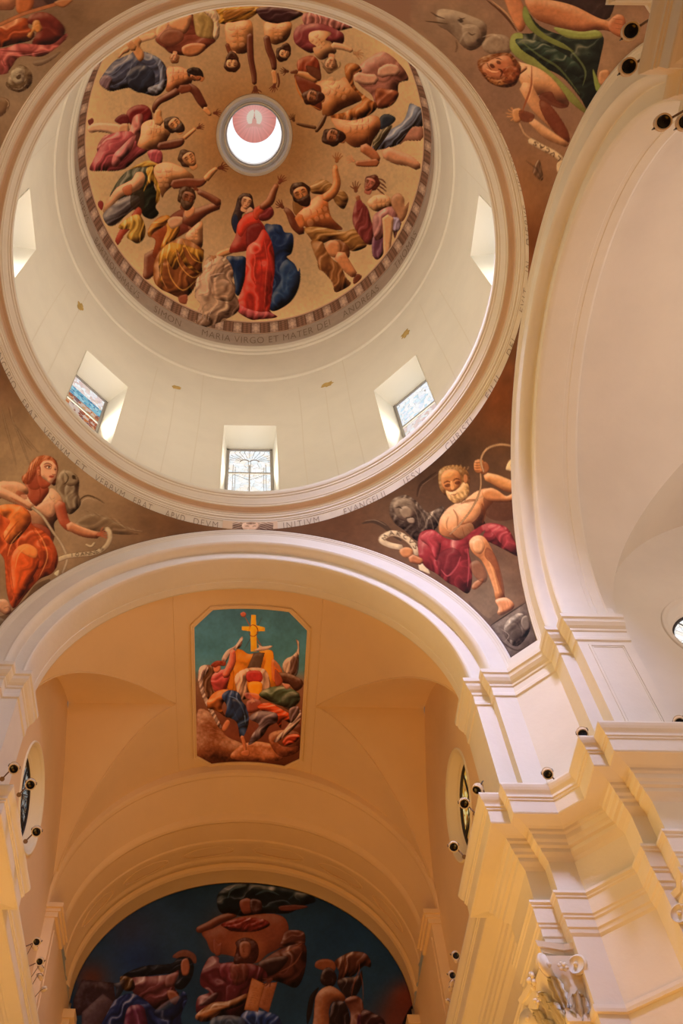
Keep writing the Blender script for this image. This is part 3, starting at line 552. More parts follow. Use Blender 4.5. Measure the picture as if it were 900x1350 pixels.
    for i in range(14): c.s_('c89c62' if i%2 else '6a4424',5,'%d %d %d %d %d %d'%(352+i*9,205-(6 if 3<i<10 else 0),360+i*9,192-(8 if 3<i<10 else 0),370+i*8,202),.55)
    c.b('bd7c48','350 240 365 212 395 202 425 210 440 235 442 265 430 295 400 312 372 300 354 275',sh=.5,nz=.1); c.b('d8a064','360 232 385 212 410 216 400 236 372 244',al=.8,sh=.2,rim=0)
    c.s_('4a2010',7,'360 268 378 258 394 262',.8); c.s_('4a2010',7,'404 256 420 246 436 250',.8); c.b('431c0e','366 276 384 268 394 274 386 284 372 284',sh=0,rim=0,al=.7); c.b('431c0e','412 264 428 256 438 262 430 272 418 272',sh=0,rim=0,al=.7); c.b('cf9258','392 262 402 258 414 284 410 298 396 296',sh=.4); c.s_('5a2814',4,'394 298 404 302 414 294',.8)
    c.b('c49a62','372 300 392 306 412 302 434 284 452 262 474 272 480 300 470 332 446 352 418 360 398 350 380 330',sh=.5,nz=.7); c.s_('7a3420',5,'396 318 412 320 428 310',.8)
    for i in range(9): c.s_('e8cc98' if i%2 else '8a6238',4,'%d %d %d %d %d %d'%(392+i*9,320-i*3,398+i*9,336-i*3,404+i*9,350-i*4),.5)
    c.b('a86c40','456 228 470 232 472 256 462 268 452 254',sh=.4)
    # red robe
    c.b('8a2c30','245 530 260 490 310 478 345 500 380 520 440 525 500 480 560 450 620 455 660 480 690 540 705 600 640 570 580 540 540 520 550 480 480 560 490 640 490 730 470 770 420 740 380 720 330 680 280 650 250 600',f=(60,30,.25),sh=.45)
    c.b('a83c42','255 520 290 485 330 490 350 540 330 620 300 560',al=.8,f=(80,18,.2)); c.b('5a1c20','330 600 400 560 440 600 400 680 350 680',al=.6,sh=.1); c.b('ac4044','560 460 620 460 680 520 700 590 640 560 590 500',al=.7,f=(40,14,.25)); c.s_('ba5456',8,'440 600 420 650 380 690 350 660',.6); c.s_('ba5456',7,'470 560 478 640 470 740',.5)
    c.b('b87a4c','160 575 190 558 220 570 215 600 180 605',sh=.4); c.l('a86640','215 610 40 260 625 30'); 
    # legs
    c.b('b87646','480 530 505 507 540 508 565 535 590 585 612 645 622 700 632 760 642 795 602 800 590 750 565 680 535 620 500 590 482 560',sh=.65,nz=.12); c.s_('d8a068',9,'560 600 590 680 612 770',.5); c.b('6e3820','560 560 600 600 630 700 640 780 620 740 590 650 550 600',al=.6,sh=.1); c.b('d09a68','495 530 530 520 550 555 530 590 500 575',al=.7)
    c.b('bd7c50','598 800 640 788 668 800 684 822 676 842 650 858 622 870 606 862 612 835',sh=.6); 
    for q in ('650 800 660 830','640 815 648 845','630 830 636 855','618 840 622 862'): c.s_('7a4028',3.5,q,.8)
    c.b('9a6240','500 720 540 700 542 720 510 750 490 745',sh=.4); c.b('8c4e30','480 640 520 620 560 680 550 720 510 700',al=.5)
    c.b('4a3c32','470 800 560 880 600 860 680 840 740 800 760 860 700 900 560 910',al=.4,sh=0,rim=0)
    # stone block with relief
    c.b('5a4c42','575 915 735 810 785 960 780 990 672 1080',sm=0,sh=.2,nz=.25); c.s_('241a14',6,'575 917 650 868 735 812',.9); c.b('5a4e44','640 910 700 860 745 880 755 940 700 1010 650 980',f=(60,14,.3),nz=.5); c.b('645649','720 880 745 872 755 920 735 940 715 910',sh=.5); c.b('3c3028','650 930 690 900 720 950 690 985 655 970',al=.6,sh=.4)
    c.s_('2c2018',8,'600 960 640 1000 700 1030 760 1000',.6); c.s_('90806e',5,'620 930 660 960 640 990',.6)
    c.grain(.03,3); return c
def paint_luke():
    c=Canvas(540,-140,880,360,2,'866450')
    c.glow('6a3a1c',700,320,60,.9); c.glow('9a7c62',800,60,60,.6); c.glow('8c745c',590,30,70,.6); c.glow('8a5a34',690,240,50,.6)
    c.a*=1+.2*noise2(c.h,c.w,40,23,4)[...,None]
    c.at(560,0,2.647)
    c.b('84705e','45 35 100 35 160 55 210 80 214 120 196 158 160 176 130 160 105 130 75 105 45 85',nz=.25,al=.85,sh=.7); c.b('9a8672','130 90 180 90 196 130 170 160 140 150',al=.6,sh=.5,rim=0)   # ox
    for q in ('0 74 40 78 80 84','20 40 40 55 70 66','108 140 112 165 106 184','150 112 163 122 176 117','196 152 176 170 158 172','118 62 130 66 140 62'): c.s_('3e2c22',5,q,.75)
    c.b('2e201a','112 70 128 66 134 76 120 80',sh=0,rim=0,al=.8); c.b('2e201a','180 138 192 134 192 146 182 148',sh=0,rim=0,al=.7)
    for q in ('110 70 140 95 170 90','120 150 135 120 150 110','200 130 240 120 270 140'): c.s_('b4a28c',6,q,.6)
    c.b('94826e','200 150 240 120 290 130 300 180 250 190 210 180',al=.6,nz=.4)
    c.b('3a2624','330 -80 640 -80 645 60 560 50 480 20 360 0 340 -10',sh=.2,f=(10,20,.12))
    c.b('bd7a52','270 -30 320 -20 350 40 350 90 330 110 300 60 285 20',sh=.4); c.s_('4a2a1c',9,'215 0 270 45 300 80 320 110',.9); c.s_('c89a70',4,'222 -5 278 40 308 80',.8)
    c.b('b8744c','350 -10 440 0 520 20 600 60 660 80 690 100 680 120 620 105 540 115 450 90 380 60',sh=.55,nz=.15); c.b('b06a48','640 75 670 50 695 60 700 100 690 130 660 120 640 100',sh=.5); 
    for q in ('655 65 690 70','660 80 695 88','665 98 695 104'): c.s_('5a2c1c',4,q,.8)
    c.b('1e2620','350 30 400 90 470 120 540 130 620 125 612 200 600 260 605 310 575 390 540 340 480 270 400 230 320 190 300 160 330 120 380 110',f=(40,26,.25),sh=.3)
    c.b('7e8a48','350 20 380 80 420 120 480 150 520 180 470 165 400 130 355 90 340 50',sh=.3); c.b('8a944e','450 95 540 110 600 105 618 130 560 138 490 130',sh=.3); c.b('8c9450','295 160 305 120 340 118 345 160 390 210 450 260 520 330 560 380 565 400 500 350 430 280 350 220 310 190',sh=.35)
    c.b('2c3a30','320 135 400 145 480 185 540 230 560 290 520 260 440 230 360 190 325 160',f=(30,14,.25)); c.s_('6a7444',8,'330 140 400 195 470 240 540 330',.6); c.s_('7a8450',7,'480 150 530 200 560 250 550 300',.6); c.s_('8a9458',8,'590 250 600 290 612 320',.8); c.b('7e8a48','585 240 600 270 615 310 600 320 590 290',sh=.2)
    c.b('b4805c','610 250 640 245 645 275 625 300 605 285',sh=.4)
    c.torso('c08860','310 215 345 220 400 240 450 280 500 350 490 372 440 355 400 330 370 350 345 310 320 260',['430 290 440 300','360 260 380 300 400 320','410 330 460 360'],sh=.45); c.b('5e2a1c','400 330 440 320 460 350 500 370 470 378 420 360 400 355',al=.8,sh=.1)
    c.l('c08860','350 300 46 390 370 44 460 455 20'); c.b('6a3220','400 350 440 370 490 440 505 490 480 500 450 460 410 400',sh=.3); c.l('c49068','370 420 24 430 470 34 495 505 18'); c.hand('bc8458',320,400,170,26); c.b('bc8458','305 385 335 380 335 420 312 425',sh=.4); c.b('6a3220','330 385 380 400 370 425 335 420',al=.8,sh=.1)
    c.s_('8c4a30',7,'372 230 370 300 350 360 338 395',.9); c.s_('d8a880',3,'378 232 376 300 356 362',.8)
    c.ribbon('c09a78','330 430 350 470 400 500',8); c.ribbon('cdb598','365 490 410 515 450 535 480 560',20); c.b('cdb598','460 570 485 560 478 600 462 600',sh=.2); c.text('4a3020',13,3,'LVCAS','478 556 445 528 378 490')
    c.b('6a5040','385 570 400 560 412 620 400 628 375 600',al=.7,f=(60,6,.3)); c.s_('3a2820',4,'350 560 390 590 405 622',.7)
    c.l('c08860','300 270 14 330 250 18 352 235 14')
    c.b('7c4424','185 235 190 205 230 190 290 185 320 210 335 240 320 290 290 305 250 300 215 280',nz=.7,f=(30,9,.25),sh=.4); c.b('b46c48','205 225 250 200 290 195 310 230 300 270 250 285 215 265 200 245',sh=.45); c.b('9c6034','215 270 250 280 290 270 300 290 250 300',nz=.6)
    c.b('3e180e','228 222 240 226 244 236 234 238 226 230',sh=0,rim=0,al=.8); c.b('3e180e','250 212 262 214 264 224 252 222',sh=0,rim=0,al=.7); c.s_('4a1e12',4,'216 218 222 232 232 244',.7); c.s_('4a1e12',4,'246 204 258 204 268 210',.7); c.b('8a4424','262 250 280 236 300 228 322 236 332 256 318 282 290 292 266 280 280 262',sh=.5,nz=.7); c.s_('6a2014',5,'268 252 276 244 284 238',.8)
    for i in range(9): c.s_('b4744a' if i%2 else '4a2010',5,'%d %d %d %d %d %d'%(200+i*13,298-abs(i-4)*9,206+i*13,286-abs(i-4)*8,218+i*12,290-abs(i-4)*7),.6); c.s_('e0aa80',5,'215 240 235 250 255 250',.6); c.s_('4a1e12',5,'255 240 270 250 262 270',.7)
    c.grain(.03,3); return c
def paint_matthew():
    c=Canvas(-320,-140,240,220,2,'84684e')
    c.glow('9a8468',20,110,60,.6); c.glow('6e5238',90,20,50,.6); c.a*=1+.2*noise2(c.h,c.w,40,24,4)[...,None]
    c.at(0,0,7.5)
    c.b('c08058','-600 -300 150 -200 150 60 0 100 -600 60',sh=.4); c.b('5a3c34','320 -200 440 -150 470 60 420 100 330 90 300 0',sh=.2); c.b('3a2420','430 -20 560 -20 540 50 470 40',sh=.2); c.b('b06030','180 -60 330 -60 320 80 240 150 160 100',sh=.4)
    c.b('a8481c','-600 260 -200 180 0 240 150 180 290 190 280 260 340 330 300 400 120 440 0 470 -400 520',f=(20,30,.25)); c.b('6a2418','270 220 300 150 400 120 500 140 600 220 645 300 600 400 500 440 320 440 360 330 340 260',f=(10,30,.15)); c.b('b87838','280 330 310 300 330 210 380 200 400 240 420 290 370 320 330 310 310 380 270 360',sh=.5)
    c.b('c07c3c','340 260 390 240 400 300 360 320',sh=.3); c.ribbon('c88050','-600 420 -100 280 200 150 420 80 560 40',34); c.b('a86c40','540 20 640 -10 720 0 640 70 570 60',sh=.4)
    c.b('b85c54','-600 520 0 480 200 430 500 440 650 330 650 390 520 500 400 560 200 560 100 680 0 740 -600 740',f=(12,28,.28),sh=.3); c.s_('6a2424',14,'0 500 200 510 480 520',.7); c.s_('6a2424',12,'20 580 50 650 100 600',.6); c.s_('d88880',10,'0 540 250 545 480 500',.6)
    c.b('7c6450','330 640 400 650 500 600 600 520 560 520 450 580 340 600',sh=.3,al=.8)
    c.b('6c543c','60 820 110 720 200 640 290 690 320 760 300 850 200 910 110 890 70 860',nz=.9,sh=.4); c.b('a8987c','115 700 200 670 240 740 230 810 150 820 110 760',sh=.4,nz=.5); c.b('4a3422','160 760 200 735 205 770 175 785',sh=0); c.b('b8a888','150 700 200 690 190 720 160 730',al=.7); c.s_('54402a',14,'60 820 130 850 230 820 300 760',.8); c.s_('c0b090',8,'120 870 200 880 280 810',.6)
    c.b('7a5c40','-200 960 20 960 90 1000 80 1080 -20 1160 -200 1100',sh=.3); c.s_('c8b08c',9,'50 980 85 1020 60 1100',.7)
    c.grain(.03,3); return c
def paint_panel():
    c=Canvas(248,792,412,1012,3,'3f6c74')
    yy,xx=np.mgrid[0:c.h,0:c.w]; Y=yy/c.S+c.y0
    for i in range(3): c.a[...,i]=np.interp(Y,[792,860,882,900,960,1012],[hexc(q)[i] for q in ('3c6468','44787c','4c7a78','7a5638','683624','42200f')])
    c.a*=1+.3*noise2(c.h,c.w,60,31,4)[...,None]
    c.at(230,780,4.5); c.light=(-.4,-.85)
    c.b('7a4628','140 700 240 740 300 850 400 900 500 960 400 1000 150 1000 130 900',nz=.5); c.b('9c5c34','330 980 380 920 460 890 560 900 640 940 620 1000 400 1000',nz=.5,sh=.5); c.b('84482a','560 850 640 820 740 840 740 940 640 980 580 930',nz=.5); c.b('4a2416','600 860 740 780 745 900 650 920',al=.5,nz=.4)
    c.s_('8a4c2c',6,'415 145 440 190 490 280 520 330'); c.s_('3a3020',4,'520 150 490 210 450 280 415 340'); c.b('b05c3c','390 130 410 120 425 132 418 148 400 150',sh=.3)
    c.b('d8a020','455 138 482 138 484 200 535 212 536 234 486 236 488 355 452 355 450 236 398 228 400 206 452 206',sm=0,sh=.1,rim=.1,nz=.05); c.s_('6a3a18',6,'440 240 450 205 470 198 490 215 492 245 470 266 448 258 440 236')
    c.b('6a4428','150 480 180 440 220 440 240 500 220 560 240 620 190 640 160 560',f=(80,7,.3)); c.b('c8b090','150 450 190 435 200 470 170 520 180 600 210 660 250 740 280 800 265 810 230 750 180 660 150 580 140 510',f=(60,7,.3)) ; c.b('cab294','280 400 310 350 360 320 395 270 405 275 390 330 340 350 310 410 290 430',f=(60,6,.25))
    c.b('c4a888','640 440 660 400 700 380 730 340 720 285 738 300 740 360 730 420 720 480 680 500 650 480',f=(80,6,.3)); c.b('4a2c22','690 400 735 380 735 460 720 500 690 490',al=.7,f=(80,6,.2))
    c.b('c87a20','360 350 400 345 440 370 500 360 580 350 590 440 620 470 640 540 560 580 320 580 315 470 350 460',sh=.2,f=(85,30,.12)); c.b('e0961e','500 350 580 355 585 470 560 560 520 500 540 400',al=.7,sh=.2); c.b('b86818','312 465 350 465 350 575 316 575',sh=.2); c.b('c05a24','580 400 640 470 625 560 580 520',al=.8)
    c.b('54402e','470 362 535 362 505 478 430 455',sm=0,sh=.15); c.b('c4a888','470 350 500 330 490 305 520 325 580 320 560 340 520 350',sh=.3)
    c.b('c8a47c','360 500 430 455 540 465 570 580 540 640 500 560 510 500 440 490 430 560 440 620 400 640 370 590',f=(80,9,.3)); c.b('a83028','432 475 510 475 515 535 435 535',sh=.3); c.b('d88c1c','440 540 515 540 515 600 500 640 450 610',sh=.2); c.b('b85a48','420 600 500 610 500 650 430 640',al=.7)
    # left angel
    c.b('b0443a','215 520 240 480 300 460 330 480 320 540 300 590 250 600 225 570',f=(30,10,.2)); c.l('b85a3c','300 500 40 340 420 44 345 350 30'); c.b('c07048','230 440 262 430 275 455 258 480 236 475',sh=.4); c.b('7c2c18','215 435 250 410 300 415 300 440 262 440 240 450',nz=.4,sh=.3)
    c.b('c07030','200 640 250 590 320 580 330 600 280 680 300 740 270 720 230 700 195 690',f=(50,10,.3)); c.b('2c4060','280 620 320 585 380 600 400 650 430 690 440 770 420 840 390 870 370 780 330 750 300 740 310 680',f=(60,14,.35),sh=.4); c.s_('7c98b0',7,'320 620 370 640 410 710 420 780',.7); c.b('1a2438','340 640 400 660 420 720 380 760',al=.6); c.b('b06a40','310 760 330 780 300 830 280 810',sh=.3)
    c.l('a8643c','400 860 22 415 910 22 420 960 16'); c.b('a8643c','395 950 440 940 440 975 400 975',sh=.3)
    # right angel
    c.b('4c5a3c','500 610 560 570 640 560 720 590 745 640 700 690 640 680 560 650',f=(20,12,.3)); c.b('24241c','640 620 740 600 700 700 640 680',al=.5); c.b('b88060','640 540 680 530 690 560 665 580 645 560',sh=.3); c.b('4a2a1c','600 490 660 480 750 520 760 560 720 590 680 550 640 540',nz=.4); c.b('8c4028','595 460 630 500 640 540 600 560',sh=.3)
    c.b('8a4030','430 650 500 640 520 690 440 720',al=.8); c.hand('c08c68',470,650,160,18)
    c.b('c04820','490 680 560 660 640 700 700 740 690 780 640 760 630 810 600 770 540 720',f=(30,10,.3)); c.b('6e5c5c','440 750 500 710 600 720 610 770 560 800 520 860 440 910 460 850 500 790',f=(50,12,.3)); c.b('c4ac90','590 880 640 830 700 760 745 700 745 760 700 820 640 870 600 895',f=(50,6,.35)); c.b('b04024','640 890 680 850 740 850 720 890 660 915',f=(20,8,.3)); c.b('70564e','680 700 730 680 740 720 690 780',f=(60,6,.3))
    for i in range(6): c.s_('a06844',5,'%d %d %d %d %d %d'%(150+i*30,800+i*20,190+i*30,790+i*22,230+i*30,810+i*20),.4)
    c.grain(.03,3); return c
def paint_apse():
    c=Canvas(84,1150,566,1400,2,'1b3038')
    yy,xx=np.mgrid[0:c.h,0:c.w]; Y=yy/c.S+c.y0; X=xx/c.S+c.x0
    c.glow('33404a',180,1230,70,.6); c.glow('1d3a4c',460,1240,60,.7); c.glow('3c3438',170,1225,25,.5); c.glow('1c2c44',180,1265,30,.8); c.glow('203c48',500,1290,50,.7); c.glow('5c2a18',120,1290,22,.8); c.glow('6a2c18',540,1320,30,1.,3); c.glow('5c2818',520,1345,28,.9)
    c.a*=1+.4*noise2(c.h,c.w,80,41,4)[...,None]
    c.at(240,1150,5); c.light=(-.4,-.85)
    # figure above
    c.glow('96502a',400,420,230,.35,3); c.b('171e1c','230 160 300 90 420 75 560 90 700 100 830 140 880 190 800 220 700 270 560 270 450 290 330 280 250 260',f=(20,24,.35)); c.s_('44524a',14,'300 170 330 110 420 90',.7); c.s_('3c4a42',16,'480 150 560 120 640 150',.7); c.s_('3c4a44',12,'700 180 740 140 720 110',.6)
    c.b('7a3a22','380 190 430 170 470 200 460 260 410 275 385 240',sh=.4); c.b('3a1c14','450 180 520 190 520 260 460 270',nz=.4); c.b('5c2c1c','640 225 740 215 830 225 770 245 660 255',sh=.3)
    c.b('64301c','100 360 160 330 230 290 300 270 360 290 250 340 200 370 130 400 95 390',sh=.4)
    c.b('7e3c20','130 400 200 370 300 320 400 290 560 272 660 290 700 350 690 420 640 500 560 540 480 600 300 545 200 530 160 450',sh=.2,al=.95); c.b('752418','260 340 400 300 540 310 575 350 480 390 340 390 290 370',f=(20,10,.3),nz=.5)
    c.b('20303c','240 550 340 555 350 590 250 600',al=.8,sh=.1)
    c.b('5c3020','640 500 720 480 780 490 810 470 805 400 750 380 680 390 660 440',f=(30,16,.25)); c.b('54281a','500 610 560 560 660 500 800 470 820 560 800 680 750 760 660 730 560 700 520 660',f=(50,22,.3)); c.s_('8c5034',10,'660 530 740 500 790 470',.7); c.s_('84482c',10,'640 660 740 600 790 520',.7); c.b('241410','500 600 600 560 700 560 640 650 560 680',al=.8)
    # central figure
    c.b('521c1c','120 740 130 650 180 560 240 560 250 600 340 590 450 600 540 640 560 700 500 760 470 830 420 900 380 960 120 960 100 830 180 790',f=(65,26,.28)); c.b('70282a','250 610 340 600 380 660 340 740 260 700',al=.7,f=(70,18,.2)); c.b('6c3a20','320 610 400 600 440 640 420 720 340 740',al=.5,f=(80,12,.2))
    c.b('7a3c24','205 440 225 450 240 475 260 460 262 500 250 545 220 545 205 500',sh=.3); c.s_('7a3c24',9,'218 440 226 480'); c.s_('7a3c24',9,'240 450 244 490')
    c.glow('a05c2c',430,500,95,.6,3); c.b('3c1a12','340 600 358 500 352 460 400 432 450 436 490 462 505 510 500 560 470 600 400 600',nz=.5,sh=.2); c.b('7e4428','378 480 400 455 440 460 455 500 440 560 410 575 382 540',sh=.5); c.s_('34140c',4,'390 492 405 490',.8); c.s_('34140c',4,'425 490 440 488',.8); c.s_('4a1c10',4,'400 540 425 540',.8); c.s_('3c180e',6,'408 498 404 522 414 526',.5)
    c.b('7c4a24','90 940 200 860 300 850 420 800 440 820 380 880 260 920 180 980 110 980',f=(35,12,.35)); c.b('a05c28','90 945 180 900 300 880 260 910 170 960',al=.7); c.b('2c1814','110 880 200 800 240 800 200 860',al=.7)
    c.b('1c2c4c','380 960 440 910 560 920 640 960 660 1100 380 1100',f=(80,14,.3)); c.b('3c4044','200 960 400 960 380 1100 200 1100',al=.8,f=(60,20,.2)); c.s_('6c7c8c',6,'480 920 490 960 480 1000',.6)
    c.b('a05c2c','460 695 545 735 500 920 408 905',sm=0,sh=.15,nz=.15); c.b('8c4c26','545 735 628 722 570 925 500 885',sm=0,sh=.15,nz=.15); c.s_('40200f',4,'543 738 500 888')
    for i in range(8): c.s_('40200f',4,'%d %d %d %d'%(470-i*5,760+i*16,512-i*5,768+i*16),.7); c.s_('40200f',4,'%d %d %d %d'%(556-i*5,780+i*14,596-i*5,765+i*14),.7)
    c.hand('5c2c1c',580,710,210,40)
    # left: kneeling woman
    c.at(80,1140,3.6)
    c.b('7a3c20','530 440 560 410 600 405 640 430 640 470 600 450',al=.8,sh=.1); c.b('141416','300 520 400 480 520 470 560 440 610 440 632 480 620 540 580 590 540 580 560 520 480 520 400 530 320 540',sh=.2,f=(20,10,.2)); c.b('8c4c2c','575 455 600 445 612 480 605 520 580 525 570 490',sh=.4)
    c.b('64302a','330 540 420 530 520 520 560 500 540 580 560 620 500 670 440 690 380 650 340 600',f=(40,16,.3)); c.b('7c4a38','500 530 560 510 540 570 500 580',al=.7); c.b('7a4228','505 600 540 600 570 640 555 670 520 650',sh=.4); c.b('5a3c1c','285 530 340 540 350 590 310 600 285 570',f=(30,8,.4))
    c.b('1b2440','215 690 260 640 330 610 400 640 460 690 540 670 580 600 600 640 570 720 560 860 200 860',f=(60,24,.35),sh=.4); c.b('582430','300 860 310 700 350 665 400 690 410 860',f=(80,20,.25)); c.b('0e1220','440 700 560 620 580 680 520 740',al=.6)
    c.b('33201e','60 640 100 545 250 560 260 640 180 700 60 720',sm=0,sh=.2,nz=.25); c.b('4a3430','100 700 200 610 250 650 180 780 100 860',sm=0,sh=.2,nz=.2); c.b('241614','100 545 255 562 300 545 300 590 260 640 250 570',al=.7)
    # right: young man with staff of cloth
    c.at(390,1230,5.3)
    c.b('7c4020','135 240 140 200 190 182 250 190 280 230 260 270 190 260',sh=.2); c.b('24120e','170 330 190 260 230 240 270 270 285 320 260 370 200 370',nz=.4)
    c.b('5c301c','270 200 340 150 400 130 480 140 520 190 520 240 480 230 440 260 400 300 340 310 290 340 300 270',f=(60,14,.35)); c.b('2c1610','290 330 430 300 460 260 460 360 400 460 340 440',f=(70,14,.2),al=.9); c.s_('84482c',8,'350 290 345 200 380 150',.6); c.s_('7c4028',8,'440 200 440 260 400 370 385 470',.8); c.s_('7c4028',7,'440 250 465 350 470 480',.7)
    c.b('874a26','130 500 140 440 180 390 240 370 300 400 345 450 330 480 260 480 230 560 240 720 120 720 125 580',sh=.5,nz=.2); c.b('241410','250 500 330 480 370 560 380 720 240 720',f=(80,20,.3)); c.b('180e0c','75 560 100 440 160 380 130 460 110 560 80 640',sh=.1); c.b('643420','340 470 420 440 470 500 460 720 380 720 380 560',f=(80,18,.3)); c.b('542430','430 580 470 590 460 720 430 720',f=(80,10,.3)); c.b('331714','460 540 560 570 620 620 600 720 470 720',f=(40,20,.3)); c.b('1a100c','740 640 800 515 820 540 760 660',sh=0)
    c.grain(.03,3); return c
# ================================================================ DOME
A_,ZC,RA=4.95,12.40,4.553                     # half width of the crossing, springing height, outer radius of the crossing arches
SPH=math.sqrt(A_*A_+RA*RA)                    # sphere of the pendentives
DR,DZ,OR,OZ=5.273,30.13,1.25,35.25            # dome radius, its springing, oculus
cdome=paint_dome()
def in_photo_colour(c,P,bgc):
    x,y=pix(P); rgb=c.sample(x,y)
    inside=(x>c.x0+1)&(x<c.x0+c.w/c.S-2)&(y>c.y0+1)&(y<c.y0+c.h/c.S-2)
    rgb[~inside]=hexc(bgc); return rgb
n=1080; t=np.linspace(0,2*PI,n,endpoint=False); ph=np.linspace(0,math.acos(OR/DR),330)
P=np.stack([np.stack([DR*np.cos(p)*np.cos(t),DR*np.cos(p)*np.sin(t),DZ+(OZ-DZ)/math.sin(ph[-1])*math.sin(p)+0*t],1) for p in ph])
dome=grid('dome_fresco',P,paintmat('dome_fresco_paint',2.05,tint=(1.0,1.05,1.13)),closed=True)
V=P.reshape(-1,3); rgb=in_photo_colour(cdome,V,'b79a70')
# painted garland band with rosettes at the foot of the dome
ang=np.arctan2(V[:,1],V[:,0]); el=np.repeat(ph,n)*DR
NB=54; u=(ang/(2*PI)*NB)%1; bandh=1.0
k=el<bandh; v=el/bandh
noi=.06*np.sin(ang*231)+.05*np.sin(ang*97+el*40)
basec=np.where((u<.5)[:,None],hexc('8a705e'),hexc('6e5140')); 
ros=((u-.25)/.20)**2+((v-.48)/.36)**2; pet=ros*(1+.35*np.cos(6*np.arctan2(v-.48,(u-.25)*1.6)))
fl=np.clip(1.15-pet,0,1)[:,None]; basec=basec*(1-fl*.75)+hexc('c0ac96')*fl*.75; fl=np.clip(1-((ros-.35)/.18)**2,0,1)[:,None]*(.5+.5*np.sin(9*np.arctan2(v-.48,u-.25)))[:,None]; basec=basec*(1-fl*.5)+hexc('6a5040')*fl*.5
basec=np.where((((u<.04)|(abs(u-.5)<.04))&(v>.1)&(v<.9))[:,None],hexc('4e382c'),basec)
basec=np.where((v>.90)[:,None],hexc('a88c70'),basec); basec=np.where(((v>.86)&(v<.90))[:,None],hexc('5c4232'),basec); basec=np.where((v<.08)[:,None],hexc('9a8068'),basec); basec=np.where((u>.5)[:,None]&(v>.1)[:,None]&(v<.86)[:,None],basec*(1+noi*2)[:,None],basec)
over=(np.abs(rgb-hexc('ccb083')).sum(1)>.42)&(V[:,1]<6)          # robes and feet overlap the band
figs=cdome
px,py=pix(V)
msk=np.zeros(len(V),bool)
for q in ('250 438 262 400 275 360 300 350 320 400 318 412 290 428 262 436','492 330 502 330 506 345 497 362 490 345','510 280 540 250 545 262 530 300 515 310','328 418 348 421 370 412 350 400'):
    a=np.array(q.split(),float).reshape(-1,2); ins=np.zeros(len(V),bool)
    for i in range(len(a)):
        x1,y1=a[i]; x2,y2=a[(i+1)%len(a)]; cnd=((y1<=py)!=(y2<=py)); xx_=x1+(py-y1)*(x2-x1)/(y2-y1+1e-9); ins^=cnd&(px<xx_)
    msk|=ins
k2=k&~(msk&over); rgb[k2]=np.clip(basec[k2],0,1)
# wear: small flaked patches
vcol(dome,rgb); tag(dome,'painted inner dome with apostles and a woman in red reaching to the lantern','fresco')
# inscription band below the garland, with lettering
bandm=mat('pale_inscription_band',(.60,.50,.41,1),var=.12,vscale=3)
ib=revolve('inscription_band',[(DR+.012,DZ+.02),(DR+.012,DZ-1.2)],bandm,256,dome); ib['label']='greyish band with names in roman capitals'
lo=revolve('lower_fillet',[(DR+.01,DZ-1.2),(DR-.03,DZ-1.22),(DR-.03,DZ-1.28),(DR+.01,DZ-1.31)],PLASTERW,256,dome)
def ring_text(name,txt,r0,z0,r1,z1,angc,spacing,h,m,parent,wf=.86,span=None):
    """letters wrapped on the cone between (r0,z0) foot and (r1,z1) head, centred on angle angc (degrees), read from below"""
    cu=bpy.data.curves.new(name,'FONT'); cu.body=txt; cu.size=1; cu.space_character=spacing; cu.offset=-.012
    ob=bpy.data.objects.new(name,cu); sc.collection.objects.link(ob); dg=bpy.context.evaluated_depsgraph_get(); me=bpy.data.meshes.new_from_object(ob.evaluated_get(dg)); bpy.data.objects.remove(ob)
    a=np.zeros(len(me.vertices)*3); me.vertices.foreach_get('co',a); a=a.reshape(-1,3)
    xm=(a[:,0].min()+a[:,0].max())/2; L=math.hypot(r1-r0,z1-z0)
    s=h/.72; X=(a[:,0]-xm)*s*wf
    if span: X*=math.radians(span)*(r0+r1)/2/(X.max()-X.min()); Y=a[:,1]*s/L+ (1-h/L)/2; Y=np.clip(Y,0,1.05)
    rr=r0+(r1-r0)*Y; zz=z0+(z1-z0)*Y; th=math.radians(angc)-X/((r0+r1)/2)
    e=.012; P=np.stack([(rr-e)*np.cos(th),(rr-e)*np.sin(th),zz-e*.5],1)
    # every letter becomes an object of its own
    par=list(range(len(P)))
    def find(i):
        while par[i]!=i: par[i]=par[par[i]]; i=par[i]
        return i
    for q in me.polygons:
        vv=list(q.vertices)
        for v_ in vv[1:]: par[find(v_)]=find(vv[0])
    groups={}
    for q in me.polygons: groups.setdefault(find(q.vertices[0]),[]).append(list(q.vertices))
    for g in groups.values():
        ids=sorted({v_ for f in g for v_ in f}); mp={v_:i for i,v_ in enumerate(ids)}
        obj('letter',P[ids],[[mp[v_] for v_ in f] for f in g],m,parent)
for txt,a0,a1 in (('MARIA VIRGO ET MATER DEI',107.5,61.5),('SIMON',126,115.5),('BARTHOLOMAEVS',156,132.5),('ANDREAS',56.5,41.3),('THOMAS',33,20),('PHILIPPVS',176,162)):
    ring_text('lettering',txt,DR,DZ-1.1,DR,DZ-.1,(a0+a1)/2,1.12,.62,INK,ib,span=a0-a1)
